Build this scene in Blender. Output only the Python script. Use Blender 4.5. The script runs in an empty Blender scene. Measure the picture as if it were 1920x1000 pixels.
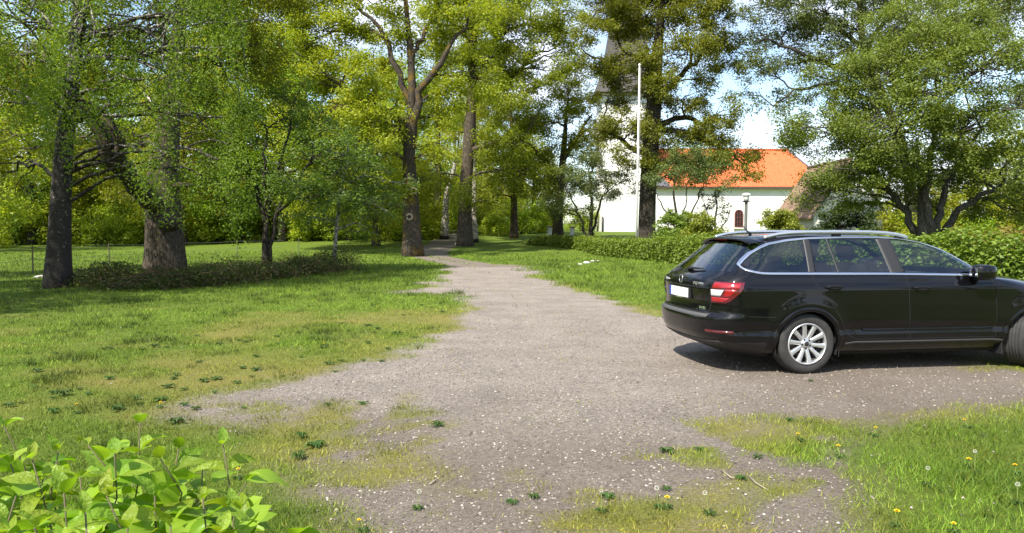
import bpy, bmesh, math
import numpy as np
from mathutils import Vector, Matrix

S = bpy.context.scene
COL = S.collection

# ------------------------------------------------------------------ camera
CAM_H, FPX, PIT, ROL = 1.474, 1400.0, 0.048, 0.0037
_fw = Vector((0, math.cos(PIT), -math.sin(PIT)))
_up0 = Vector((0, math.sin(PIT), math.cos(PIT)))
_rt = Vector((1, 0, 0)) * math.cos(ROL) + _up0 * math.sin(ROL)
_up = _up0 * math.cos(ROL) - Vector((1, 0, 0)) * math.sin(ROL)
cd = bpy.data.cameras.new('camera')
cd.sensor_width = 36.0
cd.lens = 36.0 * FPX / 1920.0
cd.clip_start = 0.05
cd.clip_end = 3000
cam = bpy.data.objects.new('camera', cd)
M = Matrix.Identity(4)
for i in range(3):
    M[i][0] = _rt[i]; M[i][1] = _up[i]; M[i][2] = -_fw[i]
M[2][3] = CAM_H
cam.matrix_world = M
COL.objects.link(cam)
S.camera = cam

# ------------------------------------------------------------------ sky, sun, exposure
SUN = Vector((-0.47, -0.68, 1.02)).normalized()      # direction towards the sun
el = math.asin(SUN.z)
az = math.atan2(SUN.x, SUN.y)
w = bpy.data.worlds.new('World'); S.world = w; w.use_nodes = True
nt = w.node_tree; N = nt.nodes; L = nt.links
N.clear()
out = N.new('ShaderNodeOutputWorld'); bg = N.new('ShaderNodeBackground')
sky = N.new('ShaderNodeTexSky'); sky.sky_type = 'NISHITA'; sky.sun_disc = False
sky.sun_elevation = el; sky.sun_rotation = az % (2 * math.pi)
tc = N.new('ShaderNodeTexCoord'); mp = N.new('ShaderNodeMapping')
mp.inputs['Scale'].default_value = (1.0, 1.0, 2.2)
ns = N.new('ShaderNodeTexNoise'); ns.inputs['Scale'].default_value = 3.4
ns.inputs['Detail'].default_value = 8; ns.inputs['Roughness'].default_value = 0.58
rp = N.new('ShaderNodeValToRGB')
rp.color_ramp.elements[0].position = 0.45; rp.color_ramp.elements[1].position = 0.70
mx = N.new('ShaderNodeMix'); mx.data_type = 'RGBA'
mx.inputs['B'].default_value = (5.0, 5.2, 5.9, 1)
L.new(tc.outputs['Generated'], mp.inputs['Vector']); L.new(mp.outputs['Vector'], ns.inputs['Vector'])
L.new(ns.outputs['Fac'], rp.inputs['Fac']); L.new(rp.outputs['Color'], mx.inputs['Factor'])
L.new(sky.outputs['Color'], mx.inputs['A']); L.new(mx.outputs['Result'], bg.inputs['Color'])
bg.inputs['Strength'].default_value = 0.15
L.new(bg.outputs['Background'], out.inputs['Surface'])
sl = bpy.data.lights.new('sun', 'SUN'); sl.energy = 4.8; sl.angle = math.radians(0.55); sl.color = (1.0, 0.945, 0.83)
so = bpy.data.objects.new('sun', sl); COL.objects.link(so)
so.rotation_euler = (-SUN).to_track_quat('-Z', 'Y').to_euler(); so.location = (-20, -12, 40)
vs = S.view_settings
vs.view_transform = 'Standard'; vs.look = 'None'; vs.exposure = 0.95; vs.gamma = 1.0; vs.use_curve_mapping = False
S.render.engine = 'CYCLES'
cy = S.cycles
cy.max_bounces = 7; cy.diffuse_bounces = 4; cy.glossy_bounces = 3; cy.transmission_bounces = 4; cy.transparent_max_bounces = 10
cy.caustics_reflective = False; cy.caustics_refractive = False
cy.use_denoising = True
cy.sample_clamp_indirect = 6.0

# ------------------------------------------------------------------ pixel helpers (photo 1920 x 1000)
def pdir(px, py):
    x = px - 960.0; y = py - 500.0
    c, s = math.cos(ROL), math.sin(ROL)
    x, y = x * c + y * s, -x * s + y * c
    up = -y / FPX
    return np.array([x / FPX, math.cos(PIT) + up * math.sin(PIT), -math.sin(PIT) + up * math.cos(PIT)])
def at(px, py, Y):
    d = pdir(px, py); t = Y / d[1]
    return np.array([d[0] * t, Y, CAM_H + d[2] * t])
def gp(px, py):                                    # point of the flat near ground
    d = pdir(px, py); t = -CAM_H / d[2]
    return np.array([d[0] * t, d[1] * t])
def sstep(a, b, x):
    t = np.clip((np.asarray(x, float) - a) / (b - a), 0, 1); return t * t * (3 - 2 * t)

# ------------------------------------------------------------------ value noise
def _h(ix, iy, seed):
    n = (ix.astype(np.int64) * 374761393 + iy.astype(np.int64) * 668265263 + seed * 1442695041) & 0xFFFFFFFF
    n = ((n ^ (n >> 13)) * 1274126177) & 0xFFFFFFFF
    return ((n ^ (n >> 16)) & 0xFFFF) / 65535.0
def vnoise(x, y, s, seed=0):
    x = np.asarray(x, float) / s; y = np.asarray(y, float) / s
    x0 = np.floor(x); y0 = np.floor(y); fx = x - x0; fy = y - y0
    fx = fx * fx * (3 - 2 * fx); fy = fy * fy * (3 - 2 * fy)
    x0 = x0.astype(np.int64); y0 = y0.astype(np.int64)
    a = _h(x0, y0, seed); b = _h(x0 + 1, y0, seed); c = _h(x0, y0 + 1, seed); d = _h(x0 + 1, y0 + 1, seed)
    return (a + (b - a) * fx) * (1 - fy) + (c + (d - c) * fx) * fy
def fbm(x, y, s, seed=0, o=4):
    t = 0; a = 1; n = 0
    for k in range(o):
        t = t + a * vnoise(x, y, s / 2 ** k, seed + 17 * k); n += a; a *= 0.55
    return t / n * 2 - 1

def height(x, y):
    x = np.asarray(x, float); y = np.asarray(y, float)
    t = np.clip(y - 40.0, 0, None)
    h = 0.045 * np.where(t < 6, t * t / 12, t - 3)
    h = np.where(h > 1.4, 1.4 + (h - 1.4) * 0.25, h)
    h = h * (0.35 + 0.65 * sstep(-26, -12, x))
    return h + 0.02 * fbm(x, y, 7.0, 3, 2) * sstep(14, 24, y)
def H1(x, y): return float(height(np.array([x]), np.array([y]))[0])
def ground_at(px, py):                             # march the ray to the ground
    d = pdir(px, py); o = np.array([0, 0, CAM_H]); t = 1.0
    if d[2] < -1e-4:
        q = gp(px, py)
        if q[1] < 38: return np.array([q[0], q[1], H1(q[0], q[1])])
    while t < 400:
        p = o + d * t
        if p[2] <= H1(p[0], p[1]): return p
        t *= 1.004
    return o + d * t

# ------------------------------------------------------------------ ground fields
def P2(l): return np.array([gp(a, b) for a, b in l])
DRIVE = P2([(850,500),(905,495),(975,499),(1005,515),(1060,535),(1110,557),(1180,577),(1260,592),(1500,602),(1750,606),(2000,617),
            (2150,665),(2050,735),(1850,765),(1650,785),(1480,785),(1380,812),(1250,832),(1170,855),(1250,885),(1350,905),(1400,930),
            (1330,948),(1100,938),(980,932),(860,930),(720,925),(620,895),(590,850),(640,815),(600,792),(480,787),(350,780),(400,747),
            (560,718),(700,682),(800,655),(865,625),(885,590),(874,562),(850,549),(785,548),(820,533),(840,520)])
STRIP = P2([(840,955),(1000,958),(1300,966),(1480,990),(1570,1015),(1500,1080),(800,1080),(815,990)])
SEMI = P2([(380,760),(640,745),(800,735),(905,790),(880,850),(760,930),(600,930),(560,830)])
SEMI5 = P2([(640,915),(900,905),(1150,925),(1300,950),(1450,1000),(1400,1060),(800,1060),(620,980)])
SEMI4 = P2([(1740,668),(1900,655),(2100,650),(2150,700),(1950,712),(1820,700)])
SEMI3 = P2([(1380,800),(1560,790),(1640,850),(1600,930),(1500,1000),(1250,1010),(900,1000),(850,950),(1250,920)])
SEMI2 = P2([(1050,800),(1400,790),(1500,860),(1500,960),(1100,960),(1000,900)])
def poly_sd(x, y, P):
    x = np.asarray(x, float).ravel(); y = np.asarray(y, float).ravel()
    d = np.full(x.shape, 1e9); ins = np.zeros(x.shape, bool)
    n = len(P)
    for i in range(n):
        a = P[i]; b = P[(i + 1) % n]; e = b - a
        t = np.clip(((x - a[0]) * e[0] + (y - a[1]) * e[1]) / (e @ e), 0, 1)
        d = np.minimum(d, (x - a[0] - e[0] * t) ** 2 + (y - a[1] - e[1] * t) ** 2)
        c = (a[1] > y) != (b[1] > y)
        with np.errstate(divide='ignore', invalid='ignore'):
            xi = a[0] + (y - a[1]) * e[0] / e[1]
        ins ^= c & (x < xi)
    d = np.sqrt(d)
    return np.where(ins, d, -d)
def drive_field(x, y):
    """returns (gravel 0..1, signed distance)"""
    sd = poly_sd(x, y, DRIVE)
    sd = np.maximum(sd, poly_sd(x, y, STRIP) - 0.10)
    k = np.clip(np.hypot(x, y) / 14.0, 0.35, 1.0)
    n = 0.85 * fbm(x, y, 1.3, 5, 5) + 0.55 * fbm(x, y, 0.30, 9, 4)
    g = sstep(-0.62, 0.52, sd + n * k)
    # worn, half-overgrown corners of the drive: moss, grass and gravel in patches
    q = 1.5 * fbm(x, y, 0.75, 15, 5) + 0.5 * fbm(x, y, 0.16, 19, 2)
    for P_, w_, b_ in ((SEMI, .85, .10), (SEMI2, .80, .22), (SEMI3, .85, -.22), (SEMI4, .9, -.35), (SEMI5, .8, .05)):
        m_ = w_ * sstep(-0.35, 0.45, poly_sd(x, y, P_) + 0.35 * fbm(x, y, 0.9, 23, 3))
        g = g * (1 - m_) + m_ * sstep(-.55, .55, b_ + q)
    return g, sd
PATH_L = [(55.5, -4.9), (50, -5.1), (45, -5.0), (41.5, -4.55), (37, -3.3), (33, -2.0), (29.0, -1.0)]
def path_field(x, y):
    c = np.interp(y, [p[0] for p in PATH_L[::-1]], [p[1] for p in PATH_L[::-1]])
    c = np.where(y > 55.5, -4.9 - (y - 55.5) * 0.10, c)
    d = np.abs(x - c) + 0.25 * fbm(x, y, 1.3, 21, 3)
    return 1 - sstep(0.85, 1.25, d) * 1.0, d
def dry_field(x, y, sd):
    near = np.exp(-np.clip(-sd, 0, None) / 0.9)
    d = 0.03 + 0.72 * near ** 1.4 + 0.65 * fbm(x, y, 2.0, 31, 4) + 0.60 * fbm(x, y, 0.55, 37, 3)
    for px, py, r in [(470,592,1.1),(560,585,0.9),(430,625,1.0),(800,590,1.3),(690,600,0.8),(330,740,.5),(430,690,.6),(380,640,.7),(1200,572,.9)]:
        p = gp(px, py); d = d + 0.26 * np.exp(-((x - p[0]) ** 2 + (y - p[1]) ** 2) / r ** 2)
    lush = np.exp(-((x - 4.3) / 1.9) ** 2 - ((y - 4.0) / 1.1) ** 2)       # long grass by the camera's right
    d = d - 0.9 * lush - 0.75 * sstep(13, 17, y) * (1 - 0.5 * near)
    d = d - 0.20 * sstep(6.0, 3.5, y) * sstep(-0.2, -1.2, x) 
    return np.clip(d, 0, 1)

# ------------------------------------------------------------------ mesh + object helpers
def mesh_np(name, V, F, smooth=False, attrs=None):
    """V (n,3); F list of index arrays (m,k)"""
    me = bpy.data.meshes.new(name)
    V = np.ascontiguousarray(V, np.float32)
    if not isinstance(F, (list, tuple)): F = [F]
    F = [np.asarray(f, np.int32) for f in F if len(f)]
    me.vertices.add(len(V)); me.vertices.foreach_set('co', V.ravel())
    nl = sum(f.size for f in F); npol = sum(len(f) for f in F)
    me.loops.add(nl); me.polygons.add(npol)
    me.loops.foreach_set('vertex_index', np.concatenate([f.ravel() for f in F]))
    st = []; o = 0
    for f in F:
        st.append(o + np.arange(len(f), dtype=np.int32) * f.shape[1]); o += f.size
    me.polygons.foreach_set('loop_start', np.concatenate(st).astype(np.int32))
    me.polygons.foreach_set('use_smooth', np.full(npol, bool(smooth)))
    me.update(calc_edges=True)
    for k, (dom, typ, data) in (attrs or {}).items():
        a = me.attributes.new(k, typ, dom)
        a.data.foreach_set('value' if typ == 'FLOAT' else 'color' if typ == 'FLOAT_COLOR' else 'vector', np.ascontiguousarray(data, np.float32).ravel())
    return me
def obj(name, me, mat=None, parent=None, kind=None, label=None, cat=None, group=None):
    o = bpy.data.objects.new(name, me); COL.objects.link(o)
    if mat is not None and me is not None and len(me.materials) == 0: me.materials.append(mat)
    if parent is not None: o.parent = parent
    tag(o, label, cat, group, kind)
    return o
def tag(o, label=None, cat=None, group=None, kind=None):
    if kind: o['kind'] = kind
    if label: o['label'] = label
    if cat: o['category'] = cat
    if group: o['group'] = group
    return o
def thing(name, label, cat, loc=(0, 0, 0), rz=0.0, group=None):
    o = bpy.data.objects.new(name, None); COL.objects.link(o)
    o.location = tuple(float(v) for v in loc); o.rotation_euler = (0, 0, rz); o.empty_display_size = 0.3
    return tag(o, label, cat, group)
def copy_tree(o, parent=None):
    c = o.copy(); COL.objects.link(c)
    if parent is not None: c.parent = parent
    for ch in o.children: copy_tree(ch, c)
    return c
class MB:
    def __init__(s): s.v = []; s.f = {3: [], 4: []}; s.n = 0
    def add(s, V, F):
        V = np.asarray(V, float); F = np.asarray(F)
        s.v.append(V); s.f[F.shape[1]].append(F + s.n); s.n += len(V); return s
    def box(s, a, b):
        x0, y0, z0 = a; x1, y1, z1 = b
        V = [(x0,y0,z0),(x1,y0,z0),(x1,y1,z0),(x0,y1,z0),(x0,y0,z1),(x1,y0,z1),(x1,y1,z1),(x0,y1,z1)]
        return s.add(V, [(0,3,2,1),(4,5,6,7),(0,1,5,4),(1,2,6,5),(2,3,7,6),(3,0,4,7)])
    def grid(s, G, close_u=False):
        G = np.asarray(G, float); n, m = G.shape[:2]
        i, j = np.meshgrid(np.arange(n - 1), np.arange(m - (0 if close_u else 1)), indexing='ij')
        j2 = (j + 1) % m
        F = np.stack([i * m + j, i * m + j2, (i + 1) * m + j2, (i + 1) * m + j], -1).reshape(-1, 4)
        return s.add(G.reshape(-1, 3), F)
    def tube(s, P, R, k=6, cap=True):
        P = np.asarray(P, float); R = np.broadcast_to(np.asarray(R, float), (len(P),))
        T = np.gradient(P, axis=0); T /= np.linalg.norm(T, axis=1)[:, None] + 1e-9
        ref = np.array([0.0, 0, 1]) if abs(T[:, 2]).mean() < 0.8 else np.array([1.0, 0.1, 0])
        A = np.cross(T, ref); A /= np.linalg.norm(A, axis=1)[:, None] + 1e-9
        B = np.cross(T, A)
        th = np.linspace(0, 2 * np.pi, k, endpoint=False)
        G = P[:, None] + R[:, None, None] * (np.cos(th)[None, :, None] * A[:, None] + np.sin(th)[None, :, None] * B[:, None])
        b = s.n
        s.grid(G, True)
        if cap:
            for e, idx in ((0, 0), (1, len(P) - 1)):
                s.v.append(P[idx][None]); c = s.n; s.n += 1
                r = b + idx * k + np.arange(k); r2 = b + idx * k + (np.arange(k) + 1) % k
                s.f[3].append(np.stack([np.full(k, c), r2, r] if e == 0 else [np.full(k, c), r, r2], -1))
        return s
    def lathe(s, prof, k=24, axis='z', c=(0, 0, 0)):
        prof = np.asarray(prof, float); th = np.linspace(0, 2 * np.pi, k, endpoint=False)
        r = prof[:, 0][:, None]; h = np.repeat(prof[:, 1][:, None], k, 1)
        a, b = r * np.cos(th), r * np.sin(th)
        G = np.stack([a, b, h] if axis == 'z' else [a, h, b], -1) + np.asarray(c, float)
        return s.grid(G, True)
    def mesh(s, name, smooth=False, attrs=None):
        F = [np.concatenate(f) for f in s.f.values() if f]
        return mesh_np(name, np.concatenate(s.v), F, smooth, attrs)
    def build(s, name, mat, parent=None, smooth=False, bevel=0, **k):
        o = obj(name, s.mesh(name, smooth), mat, parent, **k)
        if bevel:
            m = o.modifiers.new('bevel', 'BEVEL'); m.width = bevel; m.segments = 2; m.limit_method = 'ANGLE'
        return o

# ------------------------------------------------------------------ materials
def new_mat(name):
    m = bpy.data.materials.new(name); m.use_nodes = True
    n = m.node_tree; b = n.nodes.get('Principled BSDF')
    return m, n, b
def simple(name, col, rough=0.6, metal=0.0, spec=0.5, coat=0.0, noise=0.0, nscale=8.0, bump=0.0, bscale=40.0, emis=None):
    m, n, b = new_mat(name)
    b.inputs['Base Color'].default_value = (*col, 1); b.inputs['Roughness'].default_value = rough
    b.inputs['Metallic'].default_value = metal; b.inputs['Specular IOR Level'].default_value = spec
    b.inputs['Coat Weight'].default_value = coat
    if noise or bump:
        t = n.nodes.new('ShaderNodeTexCoord')
    if noise:
        x = n.nodes.new('ShaderNodeTexNoise'); x.inputs['Scale'].default_value = nscale; x.inputs['Detail'].default_value = 6
        n.links.new(t.outputs['Object'], x.inputs['Vector'])
        mr = n.nodes.new('ShaderNodeMapRange'); mr.inputs['From Min'].default_value = 0.3; mr.inputs['From Max'].default_value = 0.7
        mr.inputs['To Min'].default_value = 1 - noise; mr.inputs['To Max'].default_value = 1 + noise
        n.links.new(x.outputs['Fac'], mr.inputs['Value'])
        mu = n.nodes.new('ShaderNodeVectorMath'); mu.operation = 'SCALE'; mu.inputs[0].default_value = col
        n.links.new(mr.outputs['Result'], mu.inputs['Scale']); n.links.new(mu.outputs['Vector'], b.inputs['Base Color'])
    if bump:
        x = n.nodes.new('ShaderNodeTexNoise'); x.inputs['Scale'].default_value = bscale; x.inputs['Detail'].default_value = 6
        n.links.new(t.outputs['Object'], x.inputs['Vector'])
        bp = n.nodes.new('ShaderNodeBump'); bp.inputs['Strength'].default_value = bump; bp.inputs['Distance'].default_value = 0.02
        n.links.new(x.outputs['Fac'], bp.inputs['Height']); n.links.new(bp.outputs['Normal'], b.inputs['Normal'])
    return m
def leaf_mat(name, c0, c1, trans=0.38, tcol=None, rough=0.5, hue=0.012):
    m, n, b = new_mat(name); nn = n.nodes; l = n.links
    a = nn.new('ShaderNodeAttribute'); a.attribute_name = 'rnd'
    mxx = nn.new('ShaderNodeMix'); mxx.data_type = 'RGBA'
    mxx.inputs['A'].default_value = (*c0, 1); mxx.inputs['B'].default_value = (*c1, 1)
    l.new(a.outputs['Fac'], mxx.inputs['Factor'])
    oi = nn.new('ShaderNodeObjectInfo'); hs = nn.new('ShaderNodeHueSaturation')
    mr = nn.new('ShaderNodeMapRange'); mr.inputs['To Min'].default_value = 0.5 - hue; mr.inputs['To Max'].default_value = 0.5 + hue
    mv = nn.new('ShaderNodeMapRange'); mv.inputs['To Min'].default_value = 0.85; mv.inputs['To Max'].default_value = 1.15
    l.new(oi.outputs['Random'], mr.inputs['Value']); l.new(oi.outputs['Random'], mv.inputs['Value'])
    l.new(mr.outputs['Result'], hs.inputs['Hue']); l.new(mv.outputs['Result'], hs.inputs['Value'])
    l.new(mxx.outputs['Result'], hs.inputs['Color'])
    l.new(hs.outputs['Color'], b.inputs['Base Color'])
    b.inputs['Roughness'].default_value = rough; b.inputs['Specular IOR Level'].default_value = 0.35
    tr = nn.new('ShaderNodeBsdfTranslucent')
    g = nn.new('ShaderNodeMix'); g.data_type = 'RGBA'; g.blend_type = 'MULTIPLY'; g.inputs['Factor'].default_value = 1
    g.inputs['B'].default_value = (*(tcol or (1.5, 1.45, 0.6)), 1)
    l.new(hs.outputs['Color'], g.inputs['A']); l.new(g.outputs['Result'], tr.inputs['Color'])
    ms = nn.new('ShaderNodeMixShader'); ms.inputs['Fac'].default_value = trans
    l.new(b.outputs['BSDF'], ms.inputs[1]); l.new(tr.outputs['BSDF'], ms.inputs[2])
    l.new(ms.outputs['Shader'], nn['Material Output'].inputs['Surface'])
    return m
def bark_mat(name, c0, c1, scale=6.0, stretch=0.25, bump=0.8, moss=None):
    m, n, b = new_mat(name); nn = n.nodes; l = n.links
    t = nn.new('ShaderNodeTexCoord'); mp = nn.new('ShaderNodeMapping'); mp.inputs['Scale'].default_value = (1, 1, stretch)
    x = nn.new('ShaderNodeTexNoise'); x.inputs['Scale'].default_value = scale * 5; x.inputs['Detail'].default_value = 9; x.inputs['Roughness'].default_value = 0.65
    l.new(t.outputs['Object'], mp.inputs['Vector']); l.new(mp.outputs['Vector'], x.inputs['Vector'])
    r = nn.new('ShaderNodeValToRGB'); r.color_ramp.elements[0].position = 0.36; r.color_ramp.elements[1].position = 0.62
    r.color_ramp.elements[0].color = (*c0, 1); r.color_ramp.elements[1].color = (*c1, 1)
    l.new(x.outputs['Fac'], r.inputs['Fac'])
    src = r.outputs['Color']
    if moss:
        x2 = nn.new('ShaderNodeTexNoise'); x2.inputs['Scale'].default_value = 1.6; x2.inputs['Detail'].default_value = 5
        l.new(t.outputs['Object'], x2.inputs['Vector'])
        r2 = nn.new('ShaderNodeValToRGB'); r2.color_ramp.elements[0].position = 0.5; r2.color_ramp.elements[1].position = 0.66
        l.new(x2.outputs['Fac'], r2.inputs['Fac'])
        mm = nn.new('ShaderNodeMix'); mm.data_type = 'RGBA'; mm.inputs['B'].default_value = (*moss, 1)
        l.new(r2.outputs['Color'], mm.inputs['Factor']); l.new(src, mm.inputs['A']); src = mm.outputs['Result']
    l.new(src, b.inputs['Base Color']); b.inputs['Roughness'].default_value = 0.9; b.inputs['Specular IOR Level'].default_value = 0.2
    bp = nn.new('ShaderNodeBump'); bp.inputs['Strength'].default_value = bump; bp.inputs['Distance'].default_value = 0.05
    l.new(x.outputs['Fac'], bp.inputs['Height']); l.new(bp.outputs['Normal'], b.inputs['Normal'])
    return m
def birch_mat(name, dark_to=2.2, top=0.05):
    m, n, b = new_mat(name); nn = n.nodes; l = n.links
    t = nn.new('ShaderNodeTexCoord'); mp = nn.new('ShaderNodeMapping'); mp.inputs['Scale'].default_value = (1, 1, 0.8)
    x = nn.new('ShaderNodeTexNoise'); x.inputs['Scale'].default_value = 15; x.inputs['Detail'].default_value = 8; x.inputs['Roughness'].default_value = 0.72
    l.new(t.outputs['Object'], mp.inputs['Vector']); l.new(mp.outputs['Vector'], x.inputs['Vector'])
    sx = nn.new('ShaderNodeSeparateXYZ'); l.new(t.outputs['Object'], sx.inputs['Vector'])
    mr = nn.new('ShaderNodeMapRange'); mr.inputs['From Min'].default_value = 0.2; mr.inputs['From Max'].default_value = dark_to
    mr.inputs['To Min'].default_value = -0.16; mr.inputs['To Max'].default_value = top
    l.new(sx.outputs['Z'], mr.inputs['Value'])
    ad = nn.new('ShaderNodeMath'); ad.operation = 'ADD'; l.new(x.outputs['Fac'], ad.inputs[0]); l.new(mr.outputs['Result'], ad.inputs[1])
    r = nn.new('ShaderNodeValToRGB'); r.color_ramp.elements[0].position = 0.47; r.color_ramp.elements[1].position = 0.58
    r.color_ramp.elements[0].color = (0.025, 0.020, 0.017, 1); r.color_ramp.elements[1].color = (0.42, 0.38, 0.34, 1)
    l.new(ad.outputs['Value'], r.inputs['Fac']); l.new(r.outputs['Color'], b.inputs['Base Color'])
    b.inputs['Roughness'].default_value = 0.85
    bp = nn.new('ShaderNodeBump'); bp.inputs['Strength'].default_value = 0.7; bp.inputs['Distance'].default_value = 0.04
    l.new(x.outputs['Fac'], bp.inputs['Height']); l.new(bp.outputs['Normal'], b.inputs['Normal'])
    return m

def ground_mat():
    m, n, b = new_mat('ground_surface'); nn = n.nodes; l = n.links
    t = nn.new('ShaderNodeTexCoord')
    def noise(s, d=6, r=0.6):
        x = nn.new('ShaderNodeTexNoise'); x.inputs['Scale'].default_value = s; x.inputs['Detail'].default_value = d; x.inputs['Roughness'].default_value = r
        l.new(t.outputs['Object'], x.inputs['Vector']); return x.outputs['Fac']
    def ramp(src, p0, c0, p1, c1):
        r = nn.new('ShaderNodeValToRGB'); e = r.color_ramp.elements
        e[0].position = p0; e[1].position = p1; e[0].color = (*c0, 1); e[1].color = (*c1, 1)
        l.new(src, r.inputs['Fac']); return r.outputs['Color']
    def mix(f, a, bb):
        x = nn.new('ShaderNodeMix'); x.data_type = 'RGBA'
        if isinstance(f, float): x.inputs['Factor'].default_value = f
        else: l.new(f, x.inputs['Factor'])
        l.new(a, x.inputs['A']); l.new(bb, x.inputs['B']); return x.outputs['Result']
    def attr(k):
        x = nn.new('ShaderNodeAttribute'); x.attribute_name = k; return x.outputs['Fac']
    n1 = noise(7, 8, 0.7); n2 = noise(48, 6, 0.75); n3 = noise(0.9, 5); n4 = noise(220, 3, 0.7)
    green = mix(n3, ramp(n1, 0.3, (0.024, 0.046, 0.006), 0.64, (0.130, 0.190, 0.020)), ramp(n2, 0.38, (0.028, 0.054, 0.007), 0.62, (0.185, 0.245, 0.030)))
    dry = mix(n1, ramp(n2, 0.3, (0.085, 0.090, 0.014), 0.66, (0.300, 0.275, 0.042)), ramp(n2, 0.36, (0.100, 0.080, 0.042), 0.66, (0.290, 0.245, 0.100)))
    # gravel : small stones, lighter chips
    v = nn.new('ShaderNodeTexVoronoi'); v.inputs['Scale'].default_value = 62; l.new(t.outputs['Object'], v.inputs['Vector'])
    vr = nn.new('ShaderNodeSeparateColor'); l.new(v.outputs['Color'], vr.inputs['Color'])
    stones = ramp(vr.outputs['Red'], 0.05, (0.110, 0.092, 0.076), 0.97, (0.44, 0.385, 0.335))
    fine = ramp(n4, 0.3, (0.115, 0.097, 0.080), 0.72, (0.38, 0.328, 0.285))
    grav = mix(0.5, stones, fine)
    soil = ramp(n2, 0.3, (0.060, 0.046, 0.034), 0.7, (0.215, 0.172, 0.132))
    br = nn.new('ShaderNodeMath'); br.operation = 'MULTIPLY'; l.new(attr('brown'), br.inputs[0]); br.inputs[1].default_value = 0.85
    n5 = noise(1.3, 6, 0.6)
    tone = nn.new('ShaderNodeMapRange'); tone.inputs['From Min'].default_value = .3; tone.inputs['From Max'].default_value = .7; tone.inputs['To Min'].default_value = .80; tone.inputs['To Max'].default_value = 1.12; l.new(n5, tone.inputs['Value'])
    sc_ = nn.new('ShaderNodeVectorMath'); sc_.operation = 'SCALE'; l.new(grav, sc_.inputs[0]); l.new(tone.outputs['Result'], sc_.inputs['Scale']); grav = sc_.outputs['Vector']
    grav = mix(br.outputs['Value'], grav, soil)
    veg = mix(attr('dry'), green, dry)
    # blend gravel/vegetation with a broken edge
    ad = nn.new('ShaderNodeMath'); ad.operation = 'MULTIPLY_ADD'; l.new(n2, ad.inputs[0]); ad.inputs[1].default_value = 0.9; l.new(attr('g'), ad.inputs[2])
    mr = nn.new('ShaderNodeMapRange'); mr.inputs['From Min'].default_value = 0.92; mr.inputs['From Max'].default_value = 1.52
    ad2 = nn.new('ShaderNodeMath'); ad2.operation = 'MULTIPLY_ADD'; l.new(n1, ad2.inputs[0]); ad2.inputs[1].default_value = 0.75; l.new(ad.outputs['Value'], ad2.inputs[2]); l.new(ad2.outputs['Value'], mr.inputs['Value'])
    c = mix(mr.outputs['Result'], veg, grav)
    l.new(c, b.inputs['Base Color']); b.inputs['Roughness'].default_value = 0.95; b.inputs['Specular IOR Level'].default_value = 0.15
    bp = nn.new('ShaderNodeBump'); bp.inputs['Strength'].default_value = 0.9; bp.inputs['Distance'].default_value = 0.012
    hm = nn.new('ShaderNodeMath'); hm.operation = 'ADD'; l.new(n4, hm.inputs[0]); l.new(n2, hm.inputs[1])
    l.new(hm.outputs['Value'], bp.inputs['Height']); l.new(bp.outputs['Normal'], b.inputs['Normal'])
    return m
def blade_mat(name, trans=0.3):
    m, n, b = new_mat(name); nn = n.nodes; l = n.links
    a = nn.new('ShaderNodeAttribute'); a.attribute_name = 'col'
    l.new(a.outputs['Color'], b.inputs['Base Color']); b.inputs['Roughness'].default_value = 0.6; b.inputs['Specular IOR Level'].default_value = 0.3
    if trans:
        tr = nn.new('ShaderNodeBsdfTranslucent'); l.new(a.outputs['Color'], tr.inputs['Color'])
        ms = nn.new('ShaderNodeMixShader'); ms.inputs['Fac'].default_value = trans
        l.new(b.outputs['BSDF'], ms.inputs[1]); l.new(tr.outputs['BSDF'], ms.inputs[2])
        l.new(ms.outputs['Shader'], nn['Material Output'].inputs['Surface'])
    return m

GROUND = ground_mat()
BLADE = blade_mat('grass_blade', 0.32)
PEBBLE = blade_mat('pebble', 0)

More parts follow.
